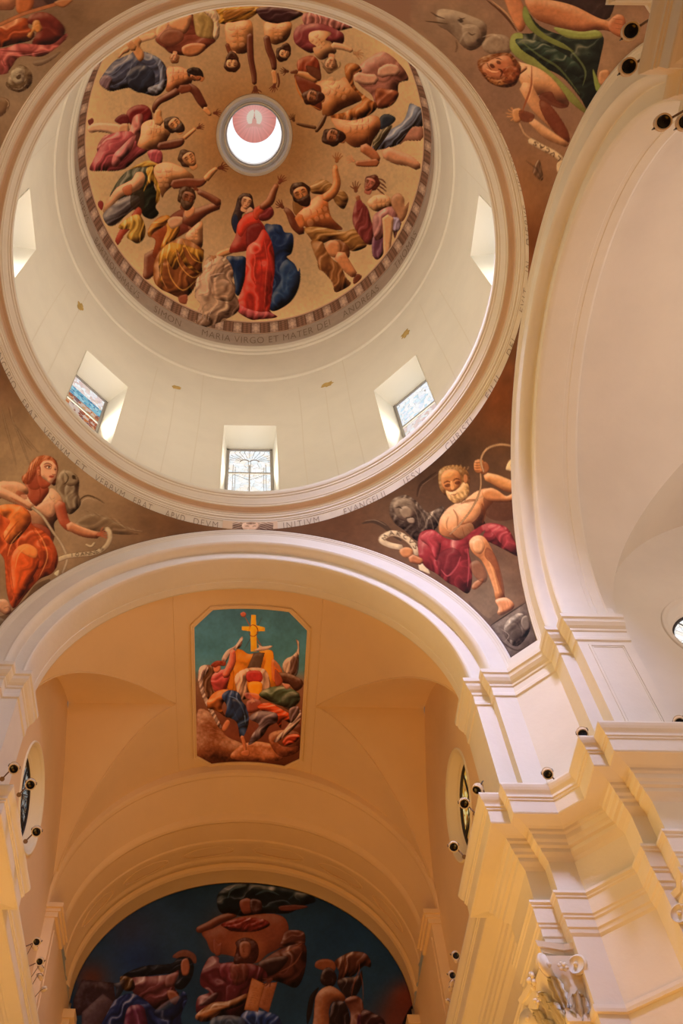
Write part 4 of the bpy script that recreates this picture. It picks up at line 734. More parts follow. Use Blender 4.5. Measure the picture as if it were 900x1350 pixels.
# ---------------- oculus rings and lantern
ocu=empty('lantern',(0,0,OZ))
def rel(o,par,loc):
    o.data.transform(Matrix.Translation(-Vector(loc))); o.parent=par; return o
GREYB=mat('blue_grey_stucco',(.60,.62,.68,1)); WH=mat('white_lantern_stucco',(.86,.86,.86,1))
rel(revolve('outer_ring',[(1.32,OZ-.02),(1.30,OZ-.10),(1.22,OZ-.12),(1.20,OZ-.06)],PLASTER,96),ocu,(0,0,OZ))
rel(revolve('grey_ring',[(1.20,OZ-.06),(1.14,OZ-.02),(1.10,OZ+.08),(1.06,OZ+.10)],GREYB,96),ocu,(0,0,OZ))
rel(revolve('white_ring',[(1.06,OZ+.10),(1.04,OZ+.02),(1.0,OZ+.03),(.985,OZ+.14)],PLASTERW,96),ocu,(0,0,OZ))
rel(revolve('inner_grey_ring',[(.985,OZ+.14),(.965,OZ+.10),(.945,OZ+.12),(.935,OZ+.3)],GREYB,96),ocu,(0,0,OZ))
def emis(name,col,st):
    m=bpy.data.materials.new(name); m.use_nodes=True; nt=m.node_tree; nt.nodes.clear(); e=nt.nodes.new('ShaderNodeEmission'); e.inputs[0].default_value=col; e.inputs[1].default_value=st; o=nt.nodes.new('ShaderNodeOutputMaterial'); nt.links.new(e.outputs[0],o.inputs[0]); return m
SKYGLASS=emis('bright_lantern_glazing',(.97,.98,1,1),1.15)
rel(revolve('lantern_glazing',[(.935,OZ+.3),(.99,39.2)],SKYGLASS,96),ocu,(0,0,OZ))
tr=np.linspace(0,2*PI,96,endpoint=False)
rings=np.array([np.stack([r*np.cos(tr),r*np.sin(tr),39.5-.35*(r/.83)**2+0*tr],1) for r in np.linspace(.02,.83,26)])
cap=grid('painted_cap',rings,paintmat('cap_paint',1.0),closed=True); V=rings.reshape(-1,3); rr=np.hypot(V[:,0],V[:,1]); aa=np.arctan2(V[:,1],V[:,0])
rgb=np.where((rr>.30)[:,None],hexc('cf8478'),hexc('c8bfa6')); ray=(np.sin(aa*26)+np.sin(aa*41+1))*.03; rgb=rgb*(1+ray[:,None]); rgb=rgb+(1-rgb)*.25*np.clip(1-(rr-.3)/.5,0,1)[:,None]
dove=(np.abs(V[:,0])<.05+.04*np.sin(V[:,1]*9))&(V[:,1]>-.28)&(V[:,1]<.3)|((np.abs(V[:,0])<.32)&(np.abs(V[:,1]-.22-.25*np.abs(V[:,0]))<.06)); rgb[dove]=hexc('cf9a8c'); vcol(cap,rgb); rel(cap,ocu,(0,0,OZ)); cap['label']='salmon painted cap with a white dove'
rel(revolve('cap_rim',[(.83,39.15),(.99,39.2)],SKYGLASS,96),ocu,(0,0,OZ))
tag(ocu,'round bright lantern with a salmon painted cap at the top of the dome','lantern')
# ================================================================ DRUM
DW=5.2; WZ0,WZ1=18.9,22.62; WH_=.685
NT=720; nz=[17.9,18.4,WZ0,20,21.2,WZ1,24,26,27.4,28.2]
tt=np.linspace(0,2*PI,NT,endpoint=False); half=math.asin(WH_/DW)
angs=[k*PI/4 for k in range(8)]
# snap the columns nearest to each jamb onto it
for a in angs:
    for s_ in (-half,half):
        d=(tt-(a+s_)+PI)%(2*PI)-PI; i=np.argmin(abs(d)); tt[i]=(a+s_)%(2*PI) if not(i==0 and a+s_<0) else a+s_
order=np.argsort(tt); tt=tt[order]
V=[(DW*math.cos(a),DW*math.sin(a),z) for z in nz for a in tt]; F=[]
def inwin(a):
    for b in angs:
        d=(a-b+PI)%(2*PI)-PI
        if abs(d)<half-1e-4: return True
    return False
for i in range(len(nz)-1):
    for j in range(NT):
        j2=(j+1)%NT; am=tt[j]+((tt[j2]-tt[j])%(2*PI))/2
        if nz[i]>=WZ0 and nz[i+1]<=WZ1 and inwin(am): continue
        F.append((i*NT+j,(i+1)*NT+j,(i+1)*NT+j2,i*NT+j2))
drum=struct(obj('wall_drum',V,F,DRUM,smooth=True))
dc=struct(revolve('trim_1',[(DW,28.0),(DW-.05,28.05),(DW-.05,28.18),(DW-.1,28.24),(DW-.12,28.4),(DW-.04,28.5),(DW+.0,28.6),(DW+.06,28.75),(DR+.01,28.82)],DRUM,192))
struct(revolve('trim_2',[(DW,25.8),(DW-.045,25.85),(DW-.05,26.0),(DW-.02,26.08),(DW,26.12)],DRUM,192))
# ring cornice at the foot of the drum (with the tan painted cavetto) and the inscription band
RTo=(5.0,16.976); RTi=(4.94,17.287)
cr=struct(revolve('trim_3',[RTi,(4.925,17.288),(4.92,17.31),(4.90,17.325),(4.895,17.36),(4.865,17.375),(4.86,17.42),(4.84,17.435),(4.838,17.455),(4.815,17.47)],PLASTERW,256))
struct(revolve('trim_4',[(4.815,17.47),(4.80,17.50),(4.76,17.525),(4.70,17.53)],TANM,256))
struct(revolve('trim_5',[(4.70,17.53),(4.682,17.54),(4.680,17.575),(4.66,17.59),(4.645,17.64),(4.615,17.68),(4.60,17.73),(4.575,17.745),(4.57,17.79),(4.545,17.80),(4.53,17.83),(4.525,17.87),(4.54,17.95),(4.9,18.02),(DW+.01,18.05)],PLASTERW,256))
rb=revolve('ring_inscription',[(RTo[0]+.03,RTo[1]-.01),(RTo[0]-.005,RTo[1]-.02),(RTo[0]-.005,RTo[1]+.0),RTo,(4.99,17.0),RTi],mat('cream_inscription_ring',(.72,.62,.47,1),var=.1,vscale=2),256)
tag(rb,'cream ring band with latin gospel openings around the foot of the drum','inscription')
gl=mat('thin_gold_line',(.50,.33,.13,1)); 
l1=revolve('gold_line',[(5.0-.004,17.005),(4.997-.006,17.02)],gl,256,rb); l2=revolve('brown_line',[(4.949,17.262),(4.946,17.272)],INK,256,rb)
for txt,a0,a1 in (('INITIVM',81.6,72.8),('EVANGELII',66.5,55.8),('IESV',50.5,45.7),('CHRISTI',37.9,29.1),('FILII',23.1,18),('DEI',12.6,9.2),('DEVM',103.6,97.6),('APVD',110.7,105.8),('ERAT',119,114.2),('VERBVM',129.7,121.5),('ET',135.4,132.5),('VERBVM',146.1,137.7),('ERAT',154.1,148.9),('PRINCIPIO',169.5,157.5),('IN',176,173),('FVIT',3,-2),('IN',-5.5,-7.5),('DIEBVS',-11,-19),('HERODIS',-22,-31),('REGIS',-34,-40)):
    ring_text('lettering',txt,RTo[0],RTo[1],RTi[0],RTi[1],(a0+a1)/2,1.25,.215,INK,rb,span=a0-a1)
# painted cherub head with wings over the chancel arch
def cherub():
    e=.02; V=[];F=[];cols=[]
    c=Canvas(305,682,362,706,6,'b49c80'); c.at(280,600,7.5)
    c.b('8c7460','85 745 130 690 180 668 260 665 300 680 300 745 200 755',f=(20,3,.35)); c.b('8c7460','650 745 620 690 560 665 500 665 450 680 460 745 560 755',f=(-20,3,.35)); c.b('c0a286','290 690 320 668 380 660 440 668 465 700 450 735 400 755 340 750 300 730',sh=.4,nz=.3)
    c.s_('6a4e3c',6,'320 705 345 700 360 708'); c.s_('6a4e3c',6,'395 708 415 700 435 705'); c.s_('7a5a44',5,'360 735 380 740 400 735'); c.s_('d8c0a0',8,'378 690 380 715'); c.b('9c8068','330 672 380 660 430 672 400 682 360 682',nz=.6)
    th=np.linspace(math.radians(96.5),math.radians(83.0),150); s=np.linspace(0,1,34)
    P=np.array([[((RTo[0]+(RTi[0]-RTo[0])*q-e)*math.cos(a),(RTo[0]+(RTi[0]-RTo[0])*q-e)*math.sin(a),RTo[1]+(RTi[1]-RTo[1])*q-.01) for a in th] for q in s])
    o=grid('cherub',P,paintmat('cherub_paint',1.5),rb); vcol(o,in_photo_colour(c,P.reshape(-1,3),'b49c80')); o['label']='brown painted cherub head with spread wings'
cherub()
# faint seams and damp stains of the drum plaster
def drum_patch(name,a,z,sa,sz,m,seed,lab):
    rnd=random.Random(seed); n=18; c=(DW-.008); V=[(c*math.cos(a),c*math.sin(a),z)]
    for i in range(n):
        q=2*PI*i/n; k=.6+.5*rnd.random(); aa=a+sa*k*math.cos(q)/DW; V.append((c*math.cos(aa),c*math.sin(aa),z+sz*k*math.sin(q)*(1.6 if math.sin(q)<0 else 1)))
    o=obj(name,V,[(0,i+1,(i+1)%n+1) for i in range(n)],m,drum); o['label']=lab; return o
drum_patch('damp_stain',math.radians(38),24.4,.17,.18,STAIN,1,'small ochre stain right of the drum, above the east window gap')
drum_patch('damp_stain',math.radians(150),24.4,.13,.2,STAIN,2,'small ochre stain on the left of the drum wall')
drum_patch('damp_stain',math.radians(66),24.6,.2,.14,STAIN,3,'ochre stain high between the middle and right drum windows')
drum_patch('damp_stain',math.radians(113),24.3,.15,.12,STAIN,4,'ochre stain high between the left and middle drum windows')
crm=bmesh.new()
for i,a in enumerate((22,30,60,67,75,105,113,120,150,158,-10,195)):
    r=math.radians(a); w_=.006
    P=[((DW-.006)*math.cos(r+.003*math.sin(z*1.1+i)),(DW-.006)*math.sin(r+.003*math.sin(z*1.1+i)),z) for z in np.linspace(18.1,24.2+(i%3)*.8,14)]
    for p,q in zip(P[:-1],P[1:]):
        d=Vector((-math.sin(r),math.cos(r),0))*.014
        vs_=[crm.verts.new(Vector(x)+s2*d) for x,s2 in ((p,-1),(p,1),(q,1),(q,-1))]; crm.faces.new(vs_)
o=bobj('plaster_seam',crm,CRACK,drum); o['label']='faint vertical seams in the plaster'
# ---------------- drum windows: reveals are structure, glass with leading
def glassmat(name,cols,scale,st,white=.5):
    m=bpy.data.materials.new(name); m.use_nodes=True; nt=m.node_tree; nt.nodes.clear(); N=nt.nodes.new; L=nt.links.new
    tc=N('ShaderNodeTexCoord'); v=N('ShaderNodeTexVoronoi'); v.inputs['Scale'].default_value=scale; L(tc.outputs['Object'],v.inputs['Vector'])
    r=N('ShaderNodeValToRGB'); r.color_ramp.interpolation='CONSTANT'; els=r.color_ramp.elements
    while len(els)<len(cols): els.new(.5)
    for i,c in enumerate(cols): els[i].position=i/len(cols); els[i].color=lin(c)
    sp=N('ShaderNodeSeparateColor'); L(v.outputs['Color'],sp.inputs[0]); L(sp.outputs[0],r.inputs['Fac'])
    e=N('ShaderNodeEmission'); e.inputs[1].default_value=st; L(r.outputs[0],e.inputs[0])
    v2=N('ShaderNodeTexVoronoi'); v2.feature='DISTANCE_TO_EDGE'; v2.inputs['Scale'].default_value=scale; L(tc.outputs['Object'],v2.inputs['Vector'])
    mt=N('ShaderNodeMath'); mt.operation='GREATER_THAN'; mt.inputs[1].default_value=.02; L(v2.outputs['Distance'],mt.inputs[0])
    d=N('ShaderNodeBsdfDiffuse'); d.inputs[0].default_value=(.6,.6,.6,1); e2=N('ShaderNodeMixShader'); L(mt.outputs[0],e2.inputs[0]); L(d.outputs[0],e2.inputs[1]); L(e.outputs[0],e2.inputs[2])
    o=N('ShaderNodeOutputMaterial'); L(e2.outputs[0],o.inputs[0]); return m
GW=glassmat('white_stained_glass',['ffffff','fffdf8','f4fbff','ffffff','eef4f6','fff6ea'],7,1.15)
GB=glassmat('pale_blue_stained_glass',['ffffff','f6fbff','cfe6f2','ffffff','e2f0f8','fdfdfd','eef2ff'],9,1.12)
GBl=glassmat('sky_blue_stained_glass',['6fb6d2','8fd0e4','4b8fb8','b4e4f0','7cc4dc','5fa8d0'],11,.85)
GPk=glassmat('pinkish_white_stained_glass',['f4dcd6','ffffff','e9ccc4','f8f0f2','efd9c8','fff4ee'],9,1.0)
GO=glassmat('orange_stained_glass',['d8804a','c06a48','e8b080','a8604c','ead0c0','8c6a70'],9,.8)
GY=glassmat('amber_stained_glass',['e8b84a','d89a3a','f0cc70','c8843c','f4dc98','e0a850'],9,.8)
REV=mat('window_reveal_plaster',(.86,.82,.72,1),bump=.1)
FRM=mat('grey_window_frame',(.34,.31,.28,1)); FRB=mat('brown_window_frame',(.35,.22,.12,1))
def drum_window(i,a,glass,lab_c):
    """local frame: y outward, x sideways; built at the origin then turned"""
    g=5.9; hw=WH_; ga=.60; y0=math.sqrt(DW*DW-hw*hw)-.03
    V=[];F=[]
    for x0,x1,z0,z1 in ((-hw,-ga,WZ0,WZ1),): pass
    V=[(-hw,y0,WZ0),(hw,y0,WZ0),(hw,y0,WZ1),(-hw,y0,WZ1),(-ga,g,WZ0),(ga,g,WZ0),(ga,g,WZ1-.02),(-ga,g,WZ1-.02)]
    F=[(0,1,5,4),(1,2,6,5),(2,3,7,6),(3,0,4,7)]
    # front lip that follows the curved drum wall
    k=10; 
    for z in (WZ0,WZ1):
        b=len(V)
        for s_ in range(k+1):
            x=-hw+2*hw*s_/k; V.append((x,math.sqrt(DW*DW-x*x)+.001,z)); V.append((x,y0,z))
        for s_ in range(k): F.append((b+2*s_,b+2*s_+1,b+2*s_+3,b+2*s_+2))
    root=struct(obj('window_%d'%i,V,F,REV))
    fm=bmesh.new()
    for x0,x1,z0,z1 in ((-ga,-ga+.07,WZ0,WZ1-.02),(ga-.07,ga,WZ0,WZ1-.02),(-ga,ga,WZ1-.07,WZ1-.02)): box(fm,x0,x1,g-.10,g-.04,z0,z1)
    fr=bobj('frame',fm,FRM,root)
    b1=bmesh.new(); box(b1,-ga+.07,ga-.07,g-.09,g-.05,21.22,21.29); bobj('crossbar',b1,FRM,root)
    if glass=='W': b1=bmesh.new(); box(b1,-.015,.015,g-.08,g-.05,WZ0,21.7); bobj('mullion',b1,FRM,root)
    if glass=='W':
        cells=[(-.53,.53,WZ0,21.22,GW),(-.53,.53,21.29,WZ1-.07,GW)]
    elif glass=='B': cells=[(-.53,.53,WZ0,21.22,GPk),(-.53,.53,21.29,22.2,GB),(-.53,.53,22.2,WZ1-.07,GBl if False else GB)]
    else: cells=[(-.53,.53,WZ0,21.22,GO),(-.53,.53,21.29,21.6,GO),(-.53,.53,21.6,22.0,GBl),(-.53,.53,22.0,22.4,GPk),(-.53,.53,22.4,WZ1-.07,GO if False else GPk)]
    for x0,x1,z0,z1,mm in cells:
        obj('pane',[(x0,g-.06,z0),(x1,g-.06,z0),(x1,g-.06,z1),(x0,g-.06,z1)],[(0,1,2,3)],mm,root)
    if glass=='W':      # leaded rays and the two arcs of the middle window
        lb=bmesh.new()
        for k2 in range(-6,7):
            q=math.radians(90+k2*13); p0=Vector((.28*math.cos(q),g-.07,21.9+.22*math.sin(q))); q2=Vector((.62*math.cos(q),g-.07,21.9+.62*math.sin(q))); q2.x=max(-.52,min(.52,q2.x)); q2.z=min(WZ1-.08,q2.z); tube(lb,[p0,q2],.006,5)
        for sx in (-1,1):
            tube(lb,[(sx*.13-.12*math.cos(t_),g-.07,21.88+.14*math.sin(t_)) for t_ in np.linspace(.3,PI-.3,9)],.016,6)
            tube(lb,[(sx*.42,g-.07,WZ0),(sx*.42,g-.07,21.75)],.007,5); tube(lb,[(sx*.36,g-.07,WZ0),(sx*.36,g-.07,21.6)],.007,5)
            tube(lb,[(sx*.03,g-.07,21.3),(sx*.03,g-.07,21.9)],.007,5); tube(lb,[(0,g-.07,20.9),(sx*.4,g-.07,21.2)],.006,5)
        for k2 in range(9): tube(lb,[(-.53+.13*k2,g-.07,WZ1-.2),(-.5+.13*k2,g-.07,WZ1-.08)],.005,5)
        bobj('leading',lb,FRM,root)
    R_=Matrix.Rotation(a-PI/2,4,'Z')
    root.data.transform(R_)
    for ch in root.children: ch.data.transform(R_)
for i,(a,gk) in enumerate(((90,'W'),(45,'B'),(135,'C'),(0,'B'),(180,'C'),(225,'C'),(270,'W'),(315,'B'))): drum_window(i+1,math.radians(a),gk,'')
# ================================================================ PENDENTIVES
def pendentive(name,canvas,bgc,M,lab,kk,tint):
    nz_,nu=(300,420) if canvas is not None else (40,40)
    z=np.linspace(ZC+.30,RTo[1],nz_); rows=[]
    for zz in z:
        r=math.sqrt(SPH**2-(zz-ZC)**2); a=math.acos(min(1,A_/r)); f=np.linspace(a,PI/2-a,nu); rows.append(np.stack([r*np.cos(f),r*np.sin(f),zz+0*f],1))
    P=np.array(rows); Mn=np.array(M)[:3,:3]; P=P@Mn.T
    o=grid(name,P,paintmat(name+'_paint',kk,tint=tint))
    if M.determinant()>0: o.data.flip_normals()
    vcol(o,in_photo_colour(canvas,P.reshape(-1,3),bgc)); tag(o,lab,'fresco'); return o
KP=1.55
pendentive('pendentive_fresco',paint_john(),'8a6a4c',MX,'pendentive fresco of a seated figure in an orange robe with an eagle and scroll',KP,(.95,1.02,1.02))
pendentive('pendentive_fresco',paint_mark(),'5e4230',MI,'pendentive fresco of a white-haired bearded man in a crimson cloth with a lion',KP*1.05,(.95,1.0,1.0))
pendentive('pendentive_fresco',paint_luke(),'866450',MY,'pendentive fresco of a curly-haired man in a green robe beside an ox',KP,(.95,1.02,1.02))
pendentive('pendentive_fresco',paint_matthew(),'84684e',MX@MY,'pendentive fresco with red and pink drapery at the far upper left',KP,(.95,1.02,1.02))
# ================================================================ CROSSING ARCHES
def arch_rows(prof,n=96,th0=-.02,zc=ZC):
    th=np.linspace(th0,PI-th0,n); return np.array([np.stack([r*np.cos(th),0*th+y,zc+r*np.sin(th)],1) for r,y in prof])
ARCH=[(RA+.06,5.02),(RA+.012,4.965),(RA,4.93),(4.535,4.905),(4.50,4.90),(4.485,4.915),(4.465,4.92),(4.45,4.935),(4.425,4.94),(4.41,4.95),(4.16,4.95),(4.15,4.935),(4.12,4.93),(4.095,4.945),(4.07,4.975),(4.06,5.01),(4.05,5.05),(4.05,5.13),(4.04,5.15),
      (3.86,5.15),(3.85,5.135),(3.82,5.135),(3.80,5.15),(3.785,5.19),(3.78,5.23),(3.78,5.62),(3.79,5.63),(3.79,5.70),(3.78,5.71),(3.78,5.86),(3.80,5.90),(4.04,5.90)]
tn=6
for M,col in ((MI,PLASTERW),(SW,PLASTERW),(MX@SW,PLASTERW),(MY,PLASTERW)):
    o=struct(grid('trim_%d'%tn,arch_rows(ARCH),col)); tn+=1; xf(o,M); o.data.set_sharp_from_angle(angle=math.radians(25))
# ================================================================ PIERS
PIER=[(6.0,3.78),(5.15,3.78),(5.15,4.05),(4.95,4.05),(4.95,4.40),(4.40,4.95),(4.05,4.95),(4.05,5.15),(3.78,5.15),(3.78,6.0)]
ATT=[(0,9.3),(0,11.80),(.025,11.82),(.025,11.88),(.02,11.9),(.02,12.02),(.04,12.04),(.045,12.08),(.08,12.12),(.115,12.18),(.125,12.24),(.15,12.26),(.155,12.34),(0,12.37),(-.02,12.38),(-.02,12.74),(-.3,12.75)]
ENT=[(-.15,9.44),(.50,9.42),(.52,9.40),(.525,9.37),(.515,9.33),(.50,9.29),(.478,9.25),(.470,9.23),(.470,9.19),(.455,9.18),(.455,9.15),(.44,9.14),(.44,8.94),(.43,8.92),(.40,8.92),(.25,8.88),(.21,8.86),(.20,8.82),(.17,8.80),(.16,8.73),(.13,8.70),(.12,8.66),(.08,8.64),(.075,8.58),(.03,8.53),(0,8.48),(0,7.97),(.10,7.95),(.105,7.91),(.085,7.88),(.085,7.86),(.07,7.84),(.07,7.63),(.055,7.61),(.055,7.58),(.04,7.56),(.04,7.45),(.025,7.43),(.02,7.38),(0,7.34),(0,6.44),(.035,6.43),(.04,6.38),(.035,6.34),(0,6.33),(0,5.0)]
PIERE=[(6.3,3.78) if p==(6.0,3.78) else (3.78,6.3) if p==(3.78,6.0) else p for p in PIER]
PIERE=[(11.2,4.02),(6.3,4.02)]+PIERE+[(3.78+.24,6.3),(4.02,11.2),(3.80,11.2),(3.80,14.6)]
for k,M in enumerate((MI,MX,MY,MX@MY)):
    sh=Matrix.Translation((.09,.26,0)) if k==2 else MI
    o=struct(sweep('trim_%d'%tn,PIER,ATT,PLASTERW)); tn+=1; xf(o,M)
    o=struct(sweep('trim_%d'%tn,PIERE,ENT,PLASTERW)); tn+=1; xf(o,sh@M)
# recessed panels on the arch jambs (north-east pier, both sides, and mirrored)
def jamb_panel(M):
    bm=bmesh.new(); y=3.78
    def fr(x0,x1,z0,z1,w,d):
        for a in ((x0,x1,z1-w,z1),(x0,x1,z0,z0+w),(x0,x0+w,z0+w,z1-w),(x1-w,x1,z0+w,z1-w)): box(bm,a[0],a[1],y-d,y+.01,a[2],a[3])
    fr(5.30,5.88,9.9,11.72,.035,.018); fr(5.345,5.835,9.945,11.675,.02,.01)
    o=bobj('panel_moulding',bm,PLASTERW); xf(o,M); return tag(o,'shallow rectangular plaster panel frame on the jamb of the '+('east' if M is MI else 'west')+' crossing arch','moulding')
jamb_panel(MI); jamb_panel(MX)
# ================================================================ ARMS (chancel north, transepts east and west)
def xg(y):
    if y<=6.1 or y>=11.2: return 4.0
    if y<9.0: return 1.56+2.44*(9.0-y)/2.9
    return 1.56+2.44*((y-9.0)/2.2)**.65
def vault_z(x,y): 
    q=min(abs(x),xg(y)); return ZC+math.sqrt(max(0,16-q*q))
def arm(M,m,name_v,wmat,side_glass,nm):
    global tn
    ys=np.concatenate([[5.80,6.0],np.linspace(6.1,9.0,30),np.linspace(9.0,11.2,30)[1:]])
    rows=[]
    for y in ys:
        g=xg(y); ag=math.asin(min(1,g/4)); ph_=list(np.sin(np.linspace(0,ag,26))*4); 
        half=ph_+list(np.linspace(g,4.0,9)[1:]) if g<3.999 else ph_+[4.0]*8
        half=np.array(half); X=np.concatenate([-half[::-1],half[1:]]); Z=[vault_z(x,y) for x in X]; rows.append(np.stack([X,0*X+y,Z],1))
    o=struct(grid(name_v,np.array(rows),m,smooth=True)); o.data.flip_normals(); xf(o,M); o.data.set_sharp_from_angle(angle=math.radians(12))
    # raised ribs along the groins and fillets on the vault
    bm=bmesh.new()
    for s_ in ((-1,1) if nm=='chancel' else ()):
        for rng in (np.linspace(6.15,8.97,26),np.linspace(9.03,11.1,26)):
            tube(bm,[(s_*xg(y),y,vault_z(xg(y),y)-.002) for y in rng],.018,6)
        tube(bm,[(s_*1.56,y,ZC+math.sqrt(16-1.56**2)-.002) for y in np.linspace(6.0,11.2,20)],.012,6)
    if nm=='chancel': r_=struct(bobj('trim_%d'%tn,bm,m,smooth=True)); tn+=1; xf(r_,M)
    # side walls with a round splayed window
    for s_ in (-1,1):
        cy,cz,rw=(8.15,12.45,.95) if nm=='chancel' else (7.85,12.40,.95); na=96; V=[];F=[]
        for k in range(na):
            q=2*PI*k/na; dy,dz=math.cos(q),math.sin(q); lo_,hi_=rw,8.
            def inside(d):
                y=cy+dy*d; z=cz+dz*d
                return 5.9<y<11.2 and 9.3<z<(vault_z(4.0,y)+.02 if 6.1<y<11.2 else ZC+.02)
            for _ in range(22):
                md=(lo_+hi_)/2
                if inside(md): lo_=md
                else: hi_=md
            V+=[(s_*4.0,cy+dy*rw,cz+dz*rw),(s_*4.0,cy+dy*lo_,cz+dz*lo_)]
        for k in range(na): k2=(k+1)%na; F.append((2*k,2*k+1,2*k2+1,2*k2))
        if s_<0: F=[f[::-1] for f in F]
        wo=struct(obj('wall_%s_%s'%(nm,'left' if s_<0 else 'right'),V,F,wmat)); xf(wo,M)
        # deep splay with mouldings
        rr=[(rw+.10,.0),(rw+.09,-.025),(rw+.06,-.03),(rw+.05,-.01),(rw+.0,-.01),(rw,.02),(rw-.03,.04),(rw-.08,.16),(rw-.09,.165),(rw-.12,.17),(rw-.14,.27)]
        tq=np.linspace(0,2*PI,64,endpoint=False); P=np.array([np.stack([s_*(4.0+d)+0*tq,cy+r*np.cos(tq),cz+r*np.sin(tq)],1) for r,d in rr])
        wn=struct(grid('window_%d'%(20+arm.k),P,SPLY if nm=='chancel' else wmat,closed=True)); arm.k+=1
        kids=[]
        n_=48; rg=rw-.14; V=[(s_*4.26,cy,cz)]+[(s_*4.26,cy+rg*math.cos(2*PI*k/n_),cz+rg*math.sin(2*PI*k/n_)) for k in range(n_)]
        kids.append(obj('pane',V,[(0,k+1,(k+1)%n_+1) for k in range(n_)],side_glass[0 if s_<0 else 1],wn))
        bm=bmesh.new(); tube(bm,[(s_*4.235,cy+(rg)*math.cos(q),cz+(rg)*math.sin(q)) for q in np.linspace(0,2*PI,40)],.03,6); kids.append(bobj('frame',bm,METALD,wn))
        bm=bmesh.new()
        tube(bm,[(s_*4.235,cy-rg,cz-.1),(s_*4.235,cy+rg,cz-.1)],.022,6); tube(bm,[(s_*4.235,cy,cz-rg),(s_*4.235,cy,cz+rg)],.014,6)
        kids.append(bobj('crossbar',bm,METALD,wn)); bm=bmesh.new()
        for q in range(8): tube(bm,[(s_*4.24,cy+.25*math.cos(q*PI/4+.2),cz+.25*math.sin(q*PI/4+.2)),(s_*4.24,cy+rg*math.cos(q*PI/4),cz+rg*math.sin(q*PI/4))],.010,5)
        tube(bm,[(s_*4.24,cy+.27*math.cos(q),cz+.27*math.sin(q)) for q in np.linspace(0,2*PI,20)],.01,5); kids.append(bobj('leading',bm,METALD,wn))
        for q in [wn]+kids: xf(q,M)
arm.k=0
SPLY=mat('pale_yellow_window_splay',(.84,.76,.55,1))
dark=glassmat('dim_figured_stained_glass',['3a3a38','8a8c84','5c6a70','c8ccc6','6a5844','2c3034','9a7a5c','aab4b8'],16,.55)
arm(MI,OCHRE,'ceiling_chancel',OCHRE,(dark,GY),'chancel')
arm(SW,PLASTER,'ceiling_east_transept',PLASTER,(GW,GW),'east_transept')
arm(MX@SW,PLASTER,'ceiling_west_transept',PLASTER,(GW,GW),'west_transept')
for M,nm in ((SW,'east'),(MX@SW,'west')):
    o=struct(obj('wall_%s_end'%nm,[(-4.05,11.2,-1.6),(4.05,11.2,-1.6),(4.05,11.2,16.6),(-4.05,11.2,16.6)],[(0,1,2,3)],PLASTER)); xf(o,M)
# chancel arch, inner vault and the apse
def loft(name,secs,m,n=80,th0=0.):
    th=np.linspace(th0,PI-th0,n); P=np.array([np.stack([a*np.cos(th),0*th+y,ZC+b*np.sin(th)],1) for y,a,b in secs])
    o=grid(name,P,m); o.data.set_sharp_from_angle(angle=math.radians(25)); return o
struct(loft('trim_%d'%tn,[(11.1,4.02,4.02),(11.12,3.97,3.80),(11.16,3.95,3.74),(11.22,3.94,3.71),(11.27,3.95,3.72),(11.32,3.93,3.70),(12.08,3.82,3.33),(12.12,3.79,3.26),(12.17,3.77,3.21),(12.23,3.76,3.195),(12.27,3.77,3.205),(12.33,3.80,3.25),(12.38,3.80,3.24),(12.9,3.80,3.25),(12.94,3.78,3.225),(13.02,3.78,3.225),(13.06,3.81,3.26),(13.6,3.84,3.32),(13.66,3.82,3.29),(13.74,3.82,3.29),(13.80,3.85,3.33),(13.9,3.87,3.36),(13.96,3.82,3.29),(14.05,3.80,3.27),(14.12,3.83,3.30),(14.56,3.84,3.30),(14.6,3.90,3.36),(14.62,4.3,3.9)],OCHRE)); tn+=1
# stucco cartouches on the inner vault
bm=bmesh.new()
for c0 in (-62,-38,-13,13,38,62):
    pts=[]
    for q in np.linspace(0,2*PI,28):
        a=math.radians(90+c0)+math.radians(8.5)*math.cos(q)*(1+.12*math.cos(4*q)); y=13.33+.20*math.sin(q)*(1+.2*math.cos(2*q)); pts.append((3.815*math.cos(a),y,ZC+3.28*math.sin(a)))
    tube(bm,pts,.016,5,False)
struct(bobj('trim_%d'%tn,bm,OCHRE,smooth=True)); tn+=1
# fresco of the apse
rows=[]
for z in np.linspace(-.9,0,40,endpoint=False): rows.append([(x,14.6,ZC+z) for x in np.linspace(-3.80,3.80,520)])
for z in np.linspace(0,3.30,170): a=3.84*math.sqrt(max(0,1-(z/3.31)**2)); rows.append([(x,14.6,ZC+z) for x in np.linspace(-a,a,520)])
P=np.array(rows); af=grid('apse_fresco',P,paintmat('apse_paint',1.7,tint=(.75,1.0,2.1)),smooth=False); vcol(af,in_photo_colour(paint_apse(),P.reshape(-1,3),'1b3038')); tag(af,'dark blue lunette fresco with a seated figure holding an open book','fresco')
struct(obj('wall_apse',[(-4.4,14.66,-1.6),(4.4,14.66,-1.6),(4.4,14.66,16.8),(-4.4,14.66,16.8)],[(0,1,2,3)],OCHRE))
